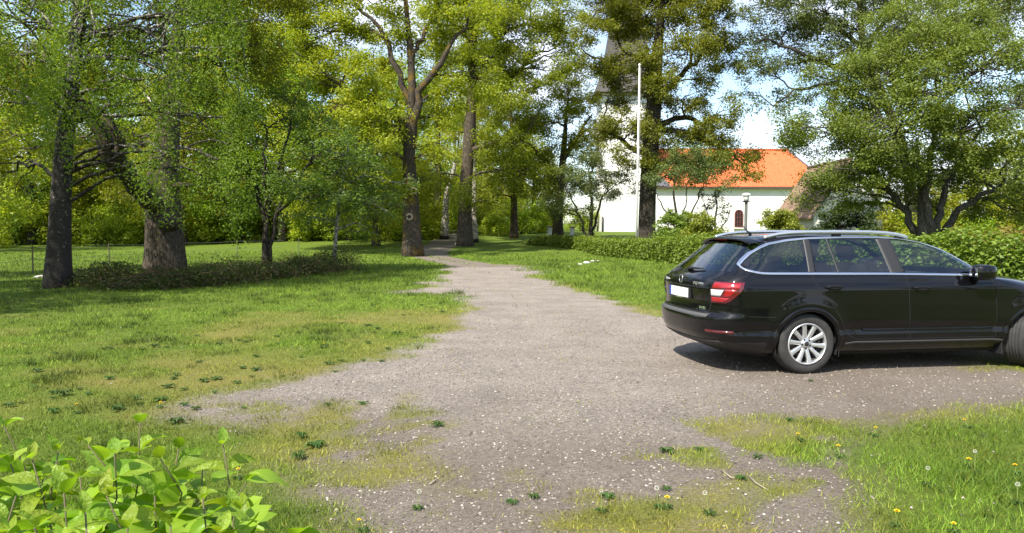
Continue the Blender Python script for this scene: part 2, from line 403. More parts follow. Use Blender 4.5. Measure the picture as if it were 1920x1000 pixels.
# ------------------------------------------------------------------ ground, drive, path
def field_attrs(x, y):
    g, sd = drive_field(x, y)
    pf, pd = path_field(x, y)
    pm = pf * sstep(27, 31, y)
    # centre of the path is a little grassy
    dry = dry_field(x, y, sd)
    brown = sstep(7.0, 4.6, y + 0.6 * fbm(x, y, 1.4, 41, 3)) * 0.65 + sstep(1.0, 3.2, x) * sstep(9.8, 7.6, y) * 0.75
    brown = np.clip(brown + 0.25 * fbm(x, y, 0.8, 43, 3), 0, 1)
    brown = np.where(y > 30, 0.75, brown)
    g2 = np.maximum(g, pm * (0.62 + 0.38 * sstep(0.2, 0.5, pd)))
    return g, g2, pm, dry, brown, sd
def build_ground():
    neg = -np.geomspace(0.5, 60, 18)[::-1]
    ys = np.concatenate([neg, np.arange(0, 2.4, 0.25), np.geomspace(2.4, 75, 180), np.geomspace(77, 700, 26)])
    xs = np.concatenate([-np.geomspace(30, 600, 26)[::-1], np.linspace(-29.5, -9, 45), np.linspace(-8.9, 9, 120), np.linspace(9.1, 34, 50), np.geomspace(35, 600, 26)])
    X, Y = np.meshgrid(xs, ys)
    x = X.ravel(); y = Y.ravel()
    Z = height(x, y)
    g, g2, pm, dry, brown, sd = field_attrs(x, y)
    g2 = g2 * (Y.ravel() < 80)
    V = np.stack([x, y, Z], -1)
    m = len(xs)
    i, j = np.meshgrid(np.arange(len(ys) - 1), np.arange(m - 1), indexing='ij')
    F = np.stack([i * m + j, i * m + j + 1, (i + 1) * m + j + 1, (i + 1) * m + j], -1).reshape(-1, 4)
    me = mesh_np('ground', V, F, True, {'g': ('POINT', 'FLOAT', g2), 'dry': ('POINT', 'FLOAT', dry), 'brown': ('POINT', 'FLOAT', brown)})
    obj('ground', me, GROUND, kind='structure')
    # the drive: a sheet of its own with a ragged edge
    ys = np.geomspace(2.5, 33.5, 250); xs = np.linspace(-5.2, 12.5, 240)
    def sheet(name, xs, ys, key, thr, dz):
        X, Y = np.meshgrid(xs, ys); x = X.ravel(); y = Y.ravel()
        g, g2, pm, dry, brown, sd = field_attrs(x, y)
        k = {'g': g, 'p': pm}[key].reshape(X.shape)
        if key == 'p': k = np.where(g.reshape(X.shape) > 0.5, 0, k)
        kc = 0.25 * (k[:-1, :-1] + k[1:, :-1] + k[:-1, 1:] + k[1:, 1:])
        sel = kc > thr
        m = len(xs)
        i, j = np.nonzero(sel)
        F = np.stack([i * m + j, i * m + j + 1, (i + 1) * m + j + 1, (i + 1) * m + j], -1)
        used, inv = np.unique(F.ravel(), return_inverse=True)
        full = np.zeros(X.shape, int); si = sel.astype(int)
        full[:-1, :-1] += si; full[1:, :-1] += si; full[:-1, 1:] += si; full[1:, 1:] += si
        V = np.stack([x, y, height(x, y) + np.where(full.ravel() == 4, dz, -0.004)], -1)[used]      # edge dips into the ground: no step
        me = mesh_np(name, V, inv.reshape(-1, 4), True, {'g': ('POINT', 'FLOAT', g2[used]), 'dry': ('POINT', 'FLOAT', dry[used]), 'brown': ('POINT', 'FLOAT', brown[used])})
        return obj(name, me, GROUND, kind='structure')
    sheet('gravel_drive', xs, ys, 'g', 0.5, 0.003)
    sheet('path', np.linspace(-10, 1, 90), np.linspace(28.5, 74, 200), 'p', 0.5, 0.009)
build_ground()

def build_grass():
    rng = np.random.default_rng(11)
    n = 620000
    # distance sampled so that the density falls off as 1/d^2
    d = 2.3 * np.exp(rng.random(n) * math.log(46 / 2.3))
    keep = rng.random(n) < np.where(d < 4.6, (d / 4.6) ** 1.0, 1.0)
    d = d[keep]; a = (rng.random(len(d)) * 2 - 1) * 0.80
    x = d * np.tan(a * 0.95); y = d
    g, g2, pm, dry, brown, sd = field_attrs(x, y)
    patch = fbm(x, y, 0.45, 61, 3)
    veg = (1 - sstep(0.25, 0.8, g2)) * (0.42 + 0.75 * sstep(-0.5, 0.5, patch)) * (1 - 0.55 * dry) + 0.035 * (g2 > 0.5) * (patch > 0.1)
    k = rng.random(len(x)) < veg
    # no grass under the car
    th = 0.1704; ux = (x - 2.904) * math.cos(th) + (y - 8.512) * math.sin(th); vy = (x - 2.904) * math.sin(th) - (y - 8.512) * math.cos(th)
    k &= ~((ux > -0.9) & (ux < 3.4) & (np.abs(vy) < 0.80) & (rng.random(len(x)) < 0.93))
    x, y, d, dry, patch, sd = x[k], y[k], d[k], dry[k], patch[k], sd[k]
    m = len(x)
    lush = np.exp(-((x - 4.3) / 1.9) ** 2 - ((y - 4.0) / 1.1) ** 2)
    h = (0.017 + 0.024 * rng.random(m)) * (1 + 0.45 * np.clip(patch, -1, 1)) * (1 - 0.45 * dry) * (1 + 0.9 * lush)
    tuft = sstep(.15, .55, fbm(x, y, .38, 83, 3)) * (1 - .5 * dry); h *= 1 + 1.1 * tuft
    h *= 1 + 1.1 * sstep(14, 22, d) + 0.3 * sstep(6, 12, d)
    wd = 0.0026 + 0.00062 * d
    th = rng.random(m) * 2 * np.pi
    lean = rng.normal(0, 0.55, (m, 2)) * h[:, None]
    z = height(x, y)
    ca, sa = np.cos(th) * wd * .5, np.sin(th) * wd * .5
    V = np.empty((m, 3, 3))
    V[:, 0] = np.stack([x - ca, y - sa, z - 0.002], -1); V[:, 1] = np.stack([x + ca, y + sa, z - 0.002], -1)
    V[:, 2] = np.stack([x + lean[:, 0], y + lean[:, 1], z + h], -1)
    F = np.arange(3 * m).reshape(m, 3)
    r = rng.random(m)[:, None]; r2 = rng.random(m)
    c = (1 - r) * np.array([0.066, 0.122, 0.010]) + r * np.array([0.195, 0.285, 0.028])
    lu = lush[:, None]; c = c * (1 - 0.6 * lu) + 0.6 * lu * ((1 - r) * np.array([0.045, 0.120, 0.010]) + r * np.array([0.125, 0.260, 0.025]))
    yel = (1 - r) * np.array([0.135, 0.145, 0.018]) + r * np.array([0.305, 0.285, 0.044])
    f = np.clip(dry * 1.1 + (r2 < 0.06) * 0.8, 0, 1)[:, None]
    c = c * (1 - f) + yel * f
    c = c * (0.70 + 0.50 * sstep(-.6, .6, fbm(x, y, 1.6, 71, 3)))[:, None] * (1.22 - .80 * tuft)[:, None] * rng.uniform(.65, 1.35, (m, 1))
    me = mesh_np('grass', V.reshape(-1, 3), F, False, {'col': ('FACE', 'FLOAT_COLOR', np.concatenate([c, np.ones((m, 1))], 1))})
    obj('grass', me, BLADE, kind='stuff', label='short green and yellowing grass of the lawn', cat='grass')
build_grass()

def build_gravel():
    rng = np.random.default_rng(12)
    n = 60000
    d = 2.6 * np.exp(rng.random(n) * math.log(13 / 2.6)); a = (rng.random(n) * 2 - 1) * 0.74
    x = d * np.tan(a); y = d
    g, g2, pm, dry, brown, sd = field_attrs(x, y)
    k = rng.random(n) < np.clip(g - 0.25, 0.03, 1) * np.where(d < 3.5, 0.8, 1)
    x, y = x[k], y[k]; m = len(x); d = d[k]
    s = (0.0035 + 0.006 * rng.random(m) ** 2.5) * (1 + 0.05 * d)
    base = np.array([[1, 0, 0], [0, 1, 0], [-1, 0, 0], [0, -1, 0], [0, 0, 0.75], [0, 0, -0.4]], float)
    F0 = np.array([[0, 1, 4], [1, 2, 4], [2, 3, 4], [3, 0, 4]])
    J = base[None] * (0.65 + 0.7 * rng.random((m, 6, 1)))
    th = rng.random(m) * 6.283; c, sn = np.cos(th), np.sin(th)
    X = (J[..., 0] * c[:, None] - J[..., 1] * sn[:, None]) * s[:, None] + x[:, None]
    Y = (J[..., 0] * sn[:, None] + J[..., 1] * c[:, None]) * s[:, None] + y[:, None]
    Z = J[..., 2] * s[:, None] + 0.005
    V = np.stack([X, Y, Z], -1).reshape(-1, 3)
    F = (F0[None] + 6 * np.arange(m)[:, None, None]).reshape(-1, 3)
    r = rng.random((m, 1)) ** 1.6
    col = (1 - r) * np.array([0.075, 0.061, 0.050]) + r * np.array([0.38, 0.33, 0.285])
    col = np.where(rng.random((m, 1)) < 0.02, np.array([[0.40, 0.37, 0.35]]), col)
    col = np.repeat(np.concatenate([col, np.ones((m, 1))], 1), 4, 0)
    me = mesh_np('gravel', V, F, False, {'col': ('FACE', 'FLOAT_COLOR', col)})
    obj('gravel', me, PEBBLE, kind='stuff', label='loose grey and pinkish gravel chips on the drive', cat='gravel')
build_gravel()

# ------------------------------------------------------------------ trees
def leaves_geo(rng, C, size, up=0.5, aspect=0.6, droop=0.0, outw=None):
    m = len(C)
    n = rng.normal(0, 1, (m, 3)); n /= np.linalg.norm(n, axis=1)[:, None]
    n[:, 2] = np.abs(n[:, 2]) * (1 if up > 0 else 1) + up
    if outw is not None: n = n + outw
    n /= np.linalg.norm(n, axis=1)[:, None]
    a = np.cross(n, rng.normal(0, 1, (m, 3))); a[:, 2] -= droop; a /= np.linalg.norm(a, axis=1)[:, None] + 1e-9
    b = np.cross(n, a)
    s = (size * (0.65 + 0.7 * rng.random(m)))[:, None]
    f = n * s * 0.12
    V = np.empty((m, 4, 3))
    V[:, 0] = C - a * s * .5; V[:, 1] = C + b * s * aspect * .5 + f; V[:, 2] = C + a * s * .5; V[:, 3] = C - b * s * aspect * .5 + f
    return V.reshape(-1, 3), np.arange(4 * m).reshape(m, 4)
def curve(rng, p0, p1, bow=0.25, wig=0.06, n=8, sag=0.0):
    p0 = np.asarray(p0, float); p1 = np.asarray(p1, float); d = p1 - p0; l = np.linalg.norm(d) + 1e-6
    c = p0 + d * 0.5 + np.array([0, 0, bow * np.hypot(d[0], d[1])]) + rng.normal(0, 0.10, 3) * l
    t = np.linspace(0, 1, n)[:, None]
    P = (1 - t) ** 2 * p0 + 2 * t * (1 - t) * c + t * t * p1
    w = rng.normal(0, wig, (n, 3)) * l; w[0] = 0; w[-1] = 0
    return P + w
def clump_pts(rng, c, r, n, flat=0.62, nsub=7):
    sub = rng.normal(0, 1, (nsub, 3)); sub /= np.linalg.norm(sub, axis=1)[:, None]
    sub *= (rng.random((nsub, 1)) ** 0.5) * r * np.array([1, 1, flat])
    k = rng.integers(0, nsub, n)
    off = rng.normal(0, 1, (n, 3)) * r * 0.26 * np.array([1, 1, 0.75])
    return c + sub[k] + off, (sub[k] + off) / r
DENS, PER = 2.1, 1.82
def build_tree(name, label, cat, base, trunk, lobes, leafm, barkm, seed=1, limbs=(), dens=1.0, clump=0.75, per=190, size=0.13, up=0.45,
               droop=0.0, mode='oak', group=None, depth=1.0, lobe_limb=0.33, dead=(), shells=0.55, twigs=2, sides=10, extra=None):
    """base: world xyz. trunk/limbs: list of (x,y,z,r) relative. lobes: (x,y,z,rx,ry,rz)"""
    rng = np.random.default_rng(seed); per = int(per * PER)
    root = thing(name, label, cat, base, 0, group)
    mb = MB()
    def smooth_path(P, n):
        P = np.asarray(P, float); s = np.linspace(0, 1, len(P)); t = np.linspace(0, 1, n)
        Q = np.stack([np.interp(t, s, P[:, k]) for k in range(4)], -1)
        for _ in range(2):
            Q[1:-1] = 0.25 * Q[:-2] + 0.5 * Q[1:-1] + 0.25 * Q[2:]
        return Q
    nodes = []
    T = smooth_path(trunk, 22)
    rr = T[:, 3].copy(); zz = T[:, 2]
    rr = rr * (1 + 0.35 * np.exp(-np.clip(zz, 0, None) / (2.0 * T[0, 3] + 1e-3)))
    T[0, 2] -= 0.25
    mb.tube(T[:, :3], rr, sides); nodes.append(T[4:])
    for lb in limbs:
        Q = smooth_path(lb, 14); Q[1:-1, :3] += rng.normal(0, 0.03, (12, 3)) * np.linalg.norm(Q[-1, :3] - Q[0, :3]) * 0.5
        mb.tube(Q[:, :3], Q[:, 3], 8); nodes.append(Q[3:])
    ND = np.concatenate(nodes)
    LV = []; LO = []
    for (cx, cy, cz, rx, ry, rz) in lobes:
        c = np.array([cx, cy, cz]); R = np.array([rx, ry, rz])
        dd = np.linalg.norm(ND[:, :3] - c, axis=1) + 1.6 * np.clip(ND[:, 2] - cz + 0.25 * rz, 0, None)
        s = ND[np.argmin(dd)]
        lr = min(s[3] * 0.8, lobe_limb * 0.30 * (rx * ry * rz) ** (1 / 3) ** 1.0 * 0.45 + 0.02)
        P = curve(rng, s[:3], c, 0.22, 0.022, 9)
        mb.tube(P, np.linspace(lr, lr * 0.35, 9), 6, cap=False)
        vol = 4.19 * rx * ry * rz
        nc = max(3, int(DENS * dens * vol / (4.19 * clump ** 3) * 0.62))
        q = rng.normal(0, 1, (nc, 3)); q /= np.linalg.norm(q, axis=1)[:, None]
        q = c + q * R * (shells + (1 - shells) * rng.random((nc, 1))) ** 0.8
        for ci in q:
            k = rng.integers(3, 9); st = P[k]
            B = curve(rng, st, ci, 0.1, 0.03, 5)
            mb.tube(B, np.linspace(lr * 0.32 + 0.008, 0.008, 5), 4, cap=False)
            if mode == 'oak':
                r = clump * (0.7 + 0.6 * rng.random())
                pts, o = clump_pts(rng, ci, r, int(per * (r / clump) ** 2))
                LV.append(pts); LO.append(o * 0.5)
                for _ in range(twigs):
                    e = pts[rng.integers(len(pts))]
                    mb.tube(curve(rng, B[-2], e, 0, 0.06, 4), np.linspace(0.012, 0.005, 4), 3, cap=False)
            else:                                       # hanging birch sprays
                nstr = 10
                for _ in range(nstr):
                    s0 = ci + rng.normal(0, 0.45, 3) * clump; ln = (0.5 + 1.1 * rng.random()) * clump * 1.7
                    nn_ = int(per / nstr)
                    t = rng.random(nn_) ** 0.8
                    sway = rng.normal(0, 0.18, 3)
                    pts = s0 + np.stack([t * sway[0] * ln, t * sway[1] * ln, -t * ln], -1) + rng.normal(0, 0.055, (nn_, 3))
                    LV.append(pts); LO.append(np.zeros_like(pts))
    for dpath in dead:
        pass
    C = np.concatenate(LV); O = np.concatenate(LO)
    V, F = leaves_geo(rng, C, size * .90, up, 0.62, droop, O)
    tr = obj('trunk', mb.mesh('trunk', True), barkm, root)
    cl = rng.random(len(F))
    cr = obj('crown', mesh_np('crown', V, F, False, {'rnd': ('FACE', 'FLOAT', cl)}), leafm, root)
    for dpath in dead:
        Q = np.asarray(dpath, float)
        MB().tube(Q[:, :3], Q[:, 3], 6).build('dead_limb', PALE_WOOD, root, True, label='pale dead limb without bark')
    return root

OAKB = bark_mat('oak_bark', (0.028, 0.022, 0.016), (0.125, 0.100, 0.076), 5.0, 0.22, 1.0)
OAKM = bark_mat('oak_bark_lichen', (0.020, 0.016, 0.012), (0.090, 0.072, 0.056), 5.0, 0.25, 0.9, (0.13, 0.085, 0.018))
DARKB = bark_mat('dark_bark', (0.014, 0.012, 0.010), (0.065, 0.055, 0.043), 5.0, 0.3, 0.8)
LICHB = bark_mat('lichen_bark', (0.022, 0.019, 0.015), (0.115, 0.108, 0.09), 5.0, 0.3, 0.8)
BIRCHB = birch_mat('birch_bark', 5.5, -0.03)
PALEB = birch_mat('pale_birch_bark', 0.3)
PALE_WOOD = simple('pale_dead_wood', (0.50, 0.46, 0.40), 0.8, noise=0.2)

LF_BIRCH = leaf_mat('birch_leaf', (0.090, 0.150, 0.014), (0.205, 0.270, 0.032), 0.52)
LF_OAK1 = leaf_mat('oak_leaf', (0.130, 0.175, 0.014), (0.250, 0.280, 0.026), 0.50)
LF_LIME = leaf_mat('fresh_oak_leaf', (0.190, 0.250, 0.014), (0.360, 0.385, 0.034), 0.48)
LF_MID = leaf_mat('mid_oak_leaf', (0.165, 0.230, 0.017), (0.300, 0.350, 0.036), 0.50)
LF_COOL = leaf_mat('cool_leaf', (0.090, 0.155, 0.026), (0.175, 0.255, 0.050), 0.47, (1.35, 1.4, 0.6))
LF_OLIVE = leaf_mat('olive_oak_leaf', (0.095, 0.110, 0.012), (0.225, 0.220, 0.026), 0.46)
LF_GREY = leaf_mat('grey_green_leaf', (0.075, 0.105, 0.026), (0.165, 0.195, 0.062), 0.36)
LF_THORN = leaf_mat('thorn_leaf', (0.092, 0.122, 0.016), (0.200, 0.228, 0.040), 0.42)
LF_WOOD = leaf_mat('woodland_leaf', (0.200, 0.265, 0.018), (0.370, 0.420, 0.040), 0.52, hue=0.03)
LF_HEDGE = leaf_mat('hedge_leaf', (0.100, 0.165, 0.016), (0.215, 0.300, 0.040), 0.40)
LF_YEL = leaf_mat('yellow_shrub_leaf', (0.125, 0.150, 0.015), (0.265, 0.270, 0.030), 0.36)
LF_YEW = leaf_mat('dark_shrub_leaf', (0.022, 0.045, 0.010), (0.060, 0.092, 0.018), 0.25)
LF_RUST = leaf_mat('rusty_hedge_leaf', (0.16, 0.115, 0.035), (0.28, 0.235, 0.06), 0.34)
LF_BRUSH = leaf_mat('bramble_leaf', (0.036, 0.070, 0.012), (0.105, 0.135, 0.032), 0.34)

def rel(base, px, py, Y, r=None):
    p = at(px, py, Y) - np.asarray(base)
    return tuple(p) + ((r,) if r is not None else ())
def pix_tree(name, label, cat, bpx, Y, trunk, lobes, leafm, barkm, limbs=(), dead=(), dk=1.0, lobe_scale=1.0, **k):
    """trunk: [(px,py,r)], lobes: [(px,py,rx_px,ry_px[,dY])], limbs: [[(px,py,dY,r)...]...]; sizes at depth Y"""
    b0 = at(bpx[0], bpx[1], Y); base = np.array([b0[0], Y, H1(b0[0], Y)])
    T = [(0, 0, 0, trunk[0][2])] + [rel(base, a, b, Y, r) for a, b, r in trunk[1:]]
    rng = np.random.default_rng(k.get('seed', 1) + 100)
    Lo = []
    for l in lobes:
        dy = l[4] if len(l) > 4 else rng.uniform(-1, 1) * 2.2 * dk
        Yd = Y + dy; sx = l[2] / FPX * Yd; sz = l[3] / FPX * Yd
        Lo.append(rel(base, l[0], l[1], Yd) + (sx * lobe_scale, 0.5 * (sx + sz) + 0.3, sz * lobe_scale))
    Li = [[rel(base, a, b, Y + dy, r) for a, b, dy, r in lb] for lb in limbs]
    De = [[rel(base, a, b, Y + dy, r) for a, b, dy, r in lb] for lb in dead]
    return build_tree(name, label, cat, base, T, Lo, leafm, barkm, limbs=Li, dead=De, **k)

# 1 weeping birch on the left
pix_tree('birch_tree', 'tall birch with black fissured lower trunk and drooping dark green leaves, leftmost big trunk', 'tree', (108, 540), 18.6,
    [(108, 540, .28), (112, 430, .25), (116, 330, .22), (125, 220, .19), (145, 90, .16), (152, -60, .12), (160, -220, .07)],
    [(40, 40, 90, 110, 0), (170, 10, 110, 110, -1), (300, 60, 100, 110, 0.5), (400, 90, 85, 120, 0), (455, 60, 60, 110, 1), (270, 150, 70, 70, -1.2), (345, 200, 60, 80, -.6),
     (20, 200, 60, 80, 0.8), (120, 150, 70, 70, -1.5), (420, 220, 60, 70, .2), (90, -90, 140, 90, 0), (300, -90, 140, 90, 0), (285, 285, 50, 50, -1), (30, 320, 40, 50, 1), (310, 290, 45, 55, -1.6), (365, 320, 40, 50, -1), (410, 300, 45, 60, -1), (105, 200, 45, 60, -1.8), (440, 360, 40, 40, 0), (60, 110, 70, 70, -1.5)],
    LF_BIRCH, BIRCHB, seed=3, mode='birch', clump=0.55, per=190, size=0.075, up=0.2, droop=0.5, dens=0.62, sides=12)
# 2 big oak on the left
left_oak = pix_tree('oak_tree', 'huge old oak with thick ridged trunk and burr, rising from brambles on the left', 'tree', (310, 520), 22.9,
    [(310, 520, .52), (309, 450, .50), (306, 390, .50), (305, 330, .46), (315, 240, .34), (330, 130, .25), (340, 0, .16), (350, -150, .08)],
    [(330, -40, 150, 90), (170, 90, 110, 80, 2.5), (440, 130, 90, 90, 2), (80, -60, 130, 90, 2), (50, 130, 90, 70, 3), (60, 280, 70, 50, 3), (420, 300, 60, 50, 2.5), (390, 360, 45, 30, 1),
     (460, -40, 110, 80, 1), (210, 250, 60, 50, 3), (250, 380, 55, 35, 2.5), (390, 220, 70, 60, 1.5)],
    LF_OAK1, OAKB, seed=5, clump=0.62, per=150, size=0.115, dens=0.9, sides=18,
    limbs=[[(300, 385, -.2, .32), (262, 360, -1.2, .30), (225, 312, -2.2, .27), (195, 255, -2.6, .23), (160, 195, -2.6, .16), (110, 150, -2.0, .08)],
           [(225, 312, -2.2, .18), (232, 265, -2.8, .15), (185, 205, -3, .11), (150, 185, -3, .07)],
           [(310, 345, 0, .2), (350, 330, .2, .09), (385, 335, .6, .05)], [(312, 350, 0, .15), (345, 347, -.3, .07), (378, 352, -.3, .035)]],
    dead=[[(272, 178, -1.2, .035), (300, 205, -1.4, .04), (325, 222, -1.5, .03), (356, 232, -1.5, .02)]])
# 3 small multi-stemmed tree
pix_tree('maple_sapling', 'small many-stemmed young tree with cool green leaves growing out of the brambles', 'tree', (497, 500), 25.0,
    [(497, 500, .12), (497, 450, .10), (502, 390, .085), (520, 320, .06), (545, 240, .04)],
    [(505, 240, 70, 45, 0), (590, 290, 75, 50, -.5), (440, 310, 60, 45, .4), (600, 370, 75, 40, -.6), (545, 190, 60, 40, .3), (560, 340, 60, 40, -.8), (455, 380, 50, 35, .5), (610, 235, 50, 40, 0), (655, 320, 55, 40, .5)],
    LF_COOL, DARKB, seed=7, clump=0.5, per=90, size=0.105, dens=0.95, up=0.8,
    limbs=[[(503, 505, .1, .09), (512, 430, .1, .08), (530, 360, .2, .06), (570, 320, 0, .04), (600, 290, 0, .03)],
           [(497, 420, 0, .08), (480, 340, .3, .06), (455, 280, .5, .03)], [(500, 400, 0, .07), (495, 320, -.3, .05), (500, 250, -.4, .03)], [(520, 400, 0, .06), (580, 350, -.4, .04), (625, 330, -.5, .02)]], lobe_limb=0.2)
# 4 pale sapling
pix_tree('birch_sapling', 'thin pale-barked leaning sapling with cool green leaves right of the brambles', 'tree', (623, 508), 27.0,
    [(623, 508, .085), (628, 470, .075), (631, 425, .065), (640, 350, .045), (655, 270, .03)],
    [(640, 360, 70, 40, 0), (700, 385, 60, 35, .3), (650, 290, 60, 45, 0), (590, 410, 50, 28, .6), (720, 340, 45, 35, .8), (735, 400, 40, 22, .2), (690, 430, 45, 22, 1)],
    LF_COOL, PALEB, seed=8, clump=0.5, per=85, size=0.11, dens=0.95, up=0.8, lobe_limb=0.2)
# 5 oak by the path
path_oak = pix_tree('oak_tree', 'old oak beside the path with orange lichen and two sawn branch scars on its trunk', 'tree', (774, 480), 42.0,
    [(774, 480, .52), (772, 430, .47), (770, 370, .45), (768, 310, .34), (764, 250, .28), (775, 190, .24), (770, 100, .18), (760, 0, .12), (750, -120, .07)],
    [(690, 290, 75, 45), (610, 215, 85, 55), (550, 130, 85, 65), (510, 50, 95, 70), (620, 60, 75, 55), (640, 140, 70, 50), (740, 235, 65, 40, -2), (820, 225, 60, 40), (735, 60, 60, 40, 1),
     (870, 60, 75, 50, 1), (720, 350, 45, 32, -1.5), (560, 270, 70, 50, 2), (480, 180, 70, 60, 2), (800, 290, 45, 32, -1), (900, 150, 55, 40, 1), (560, -40, 120, 60), (700, 180, 50, 35, -1), (450, 100, 60, 60, 1), (660, 360, 50, 35, 1), (800, -10, 70, 40, 0), (690, -10, 70, 40, 0), (860, 180, 45, 35, 0), (760, 150, 45, 35, 1.5)],
    LF_LIME, OAKM, seed=11, clump=0.85, per=165, size=0.165, dens=1.1, sides=16,
    limbs=[[(768, 300, 0, .26), (780, 200, -.2, .22), (800, 140, -.5, .18), (840, 105, -.5, .14), (868, 60, -.3, .09), (880, 20, 0, .06)],
           [(772, 205, 0, .2), (745, 130, .4, .16), (715, 60, .6, .12), (670, 10, .6, .08), (640, -20, .6, .05)],
           [(768, 240, 0, .18), (730, 215, -.5, .14), (680, 190, -.6, .1), (620, 150, -.5, .06)], [(772, 110, 0, .14), (800, 50, .5, .1), (830, 0, .5, .06)]])
SCARW = simple('sawn_scar_wood', (0.30, 0.25, 0.20), .9, noise=.2, nscale=20)
for px_, py_, r_ in ((776, 358, .15), (768, 407, .15)):
    c_ = at(px_, py_, 42.0 - .46) - np.array(path_oak.location)
    sc = MB().tube([c_ + np.array([r_ * math.cos(a), -.03, r_ * math.sin(a)]) for a in np.linspace(0, 2 * math.pi, 21)], .055, 8).build('branch_scar', SCARW, path_oak, True, label='pale callus ring round a sawn branch')
    MB().lathe([(.001, -.01), (r_ - .02, -.01), (r_ - .01, .12)], 18, 'y', c=tuple(c_)).build('scar_hollow', DARKB, sc, True)
bm_ = bmesh.new(); bmesh.ops.create_icosphere(bm_, subdivisions=3, radius=1)
for v_ in bm_.verts:
    k_ = 1 + .12 * math.sin(7 * v_.co.x + 2) * math.sin(6 * v_.co.z) + .08 * math.sin(11 * v_.co.y + 5 * v_.co.x)
    v_.co = Vector((v_.co.x * .36 * k_, v_.co.y * .26 * k_, v_.co.z * .27 * k_))
me_b = bpy.data.meshes.new('burr'); bm_.to_mesh(me_b); bm_.free()
for p_ in me_b.polygons: p_.use_smooth = True
ob_ = obj('burr', me_b, OAKB, left_oak); ob_.location = tuple(at(316, 418, 22.9 - .40) - np.array(left_oak.location))
# 6 tall oak right of the path
pix_tree('oak_tree', 'tall straight oak right of the path with a stone at its foot', 'tree', (872, 458), 52.0,
    [(872, 458, .50), (871, 410, .46), (874, 340, .42), (880, 260, .40), (884, 180, .34), (888, 90, .26), (890, 0, .16), (890, -100, .08)],
    [(935, 50, 65, 50), (950, 170, 65, 38), (865, 345, 35, 28, -2), (950, 270, 70, 30, -1), (1010, 130, 55, 35), (900, -20, 90, 50), (1020, 60, 50, 40), (985, 330, 60, 38, 0), (1000, 215, 45, 28),
     (845, 120, 50, 40, 1), (930, 380, 45, 25, 1), (980, 20, 50, 40), (830, 30, 60, 40), (815, 330, 40, 30, 2), (905, 110, 45, 40, -1), (1060, 20, 50, 35), (1000, -20, 60, 30), (1050, 110, 40, 28), (960, 110, 45, 35)],
    LF_MID, OAKB, seed=13, clump=0.9, per=150, size=0.175, dens=1.45, sides=16,
    limbs=[[(882, 285, 0, .22), (910, 270, -.3, .18), (945, 262, -.5, .14), (980, 258, -.5, .08)], [(886, 110, 0, .2), (930, 70, .2, .15), (985, 40, .4, .1), (1030, 60, .6, .05)],
           [(885, 190, 0, .2), (940, 170, .3, .14), (1000, 100, .5, .09), (1040, 90, .5, .05)], [(888, 90, 0, .16), (850, 40, .4, .1), (810, 0, .4, .06)]])
# 7.. slim trunks round the path end
pix_tree('birch_tree', 'slim white birch trunk close behind the tall straight oak', 'tree', (891, 452), 56.0,
    [(891, 452, .24), (889, 400, .20), (890, 330, .17), (890, 250, .14), (888, 160, .11), (885, 40, .07)],
    [(880, 150, 40, 50), (905, 60, 40, 50), (870, 240, 30, 30), (910, 320, 28, 22)], LF_MID, PALEB, seed=17, clump=0.7, per=110, size=0.15, dens=0.7)
pix_tree('dead_tree', 'pale leaning trunk with peeling bark left of the tall straight oak', 'tree', (833, 444), 60.0,
    [(833, 444, .33), (835, 410, .28), (836, 375, .25), (842, 345, .22), (851, 322, .16), (853, 300, .10)],
    [(860, 300, 22, 14), (835, 280, 20, 16)], LF_MID, PALEB, seed=18, clump=0.5, per=60, size=0.15, dens=0.4)
pix_tree('oak_tree', 'dark upright trunk immediately left of the pale leaning trunk', 'tree', (821, 443), 63.0,
    [(821, 443, .32), (821, 390, .28), (822, 330, .25), (820, 200, .18), (818, 60, .10)],
    [(800, 300, 40, 35), (830, 210, 50, 40), (790, 170, 45, 40), (840, 100, 50, 50), (800, 380, 30, 18)], LF_MID, DARKB, seed=19, clump=0.9, per=130, size=0.18, dens=0.75)
pix_tree('oak_tree', 'oak with sunlit brown trunk standing at the left end of the hedge', 'tree', (964, 442), 62.0,
    [(964, 442, .33), (964, 400, .29), (963, 350, .24), (960, 270, .15), (957, 190, .05)],
    [(960, 345, 55, 28), (930, 300, 50, 35), (1000, 290, 45, 35), (960, 220, 60, 40), (940, 120, 50, 45), (905, 360, 35, 25)], LF_MID, OAKM, seed=20, clump=0.9, per=130, size=0.18, dens=1.3)
pix_tree('oak_tree', 'spreading oak with short lichened trunk just left of the white church wall', 'tree', (1046, 448), 57.0,
    [(1046, 448, .42), (1046, 410, .36), (1050, 360, .32), (1058, 270, .22), (1062, 215, .10), (1066, 175, .04)],
    [(1020, 230, 50, 35), (1090, 200, 45, 32), (1050, 170, 45, 30), (1000, 290, 50, 32), (1080, 280, 50, 30), (1040, 345, 50, 30), (1115, 245, 40, 25), (1100, 140, 30, 25), (1085, 90, 30, 25), (1070, 40, 30, 22)],
    LF_MID, OAKM, seed=21, clump=0.85, per=140, size=0.165, dens=1.3,
    limbs=[[(1050, 350, 0, .2), (1020, 300, 0, .15), (985, 260, 0, .1), (950, 265, 0, .05)], [(1056, 300, 0, .2), (1085, 250, 0, .12), (1110, 215, 0, .06)]])
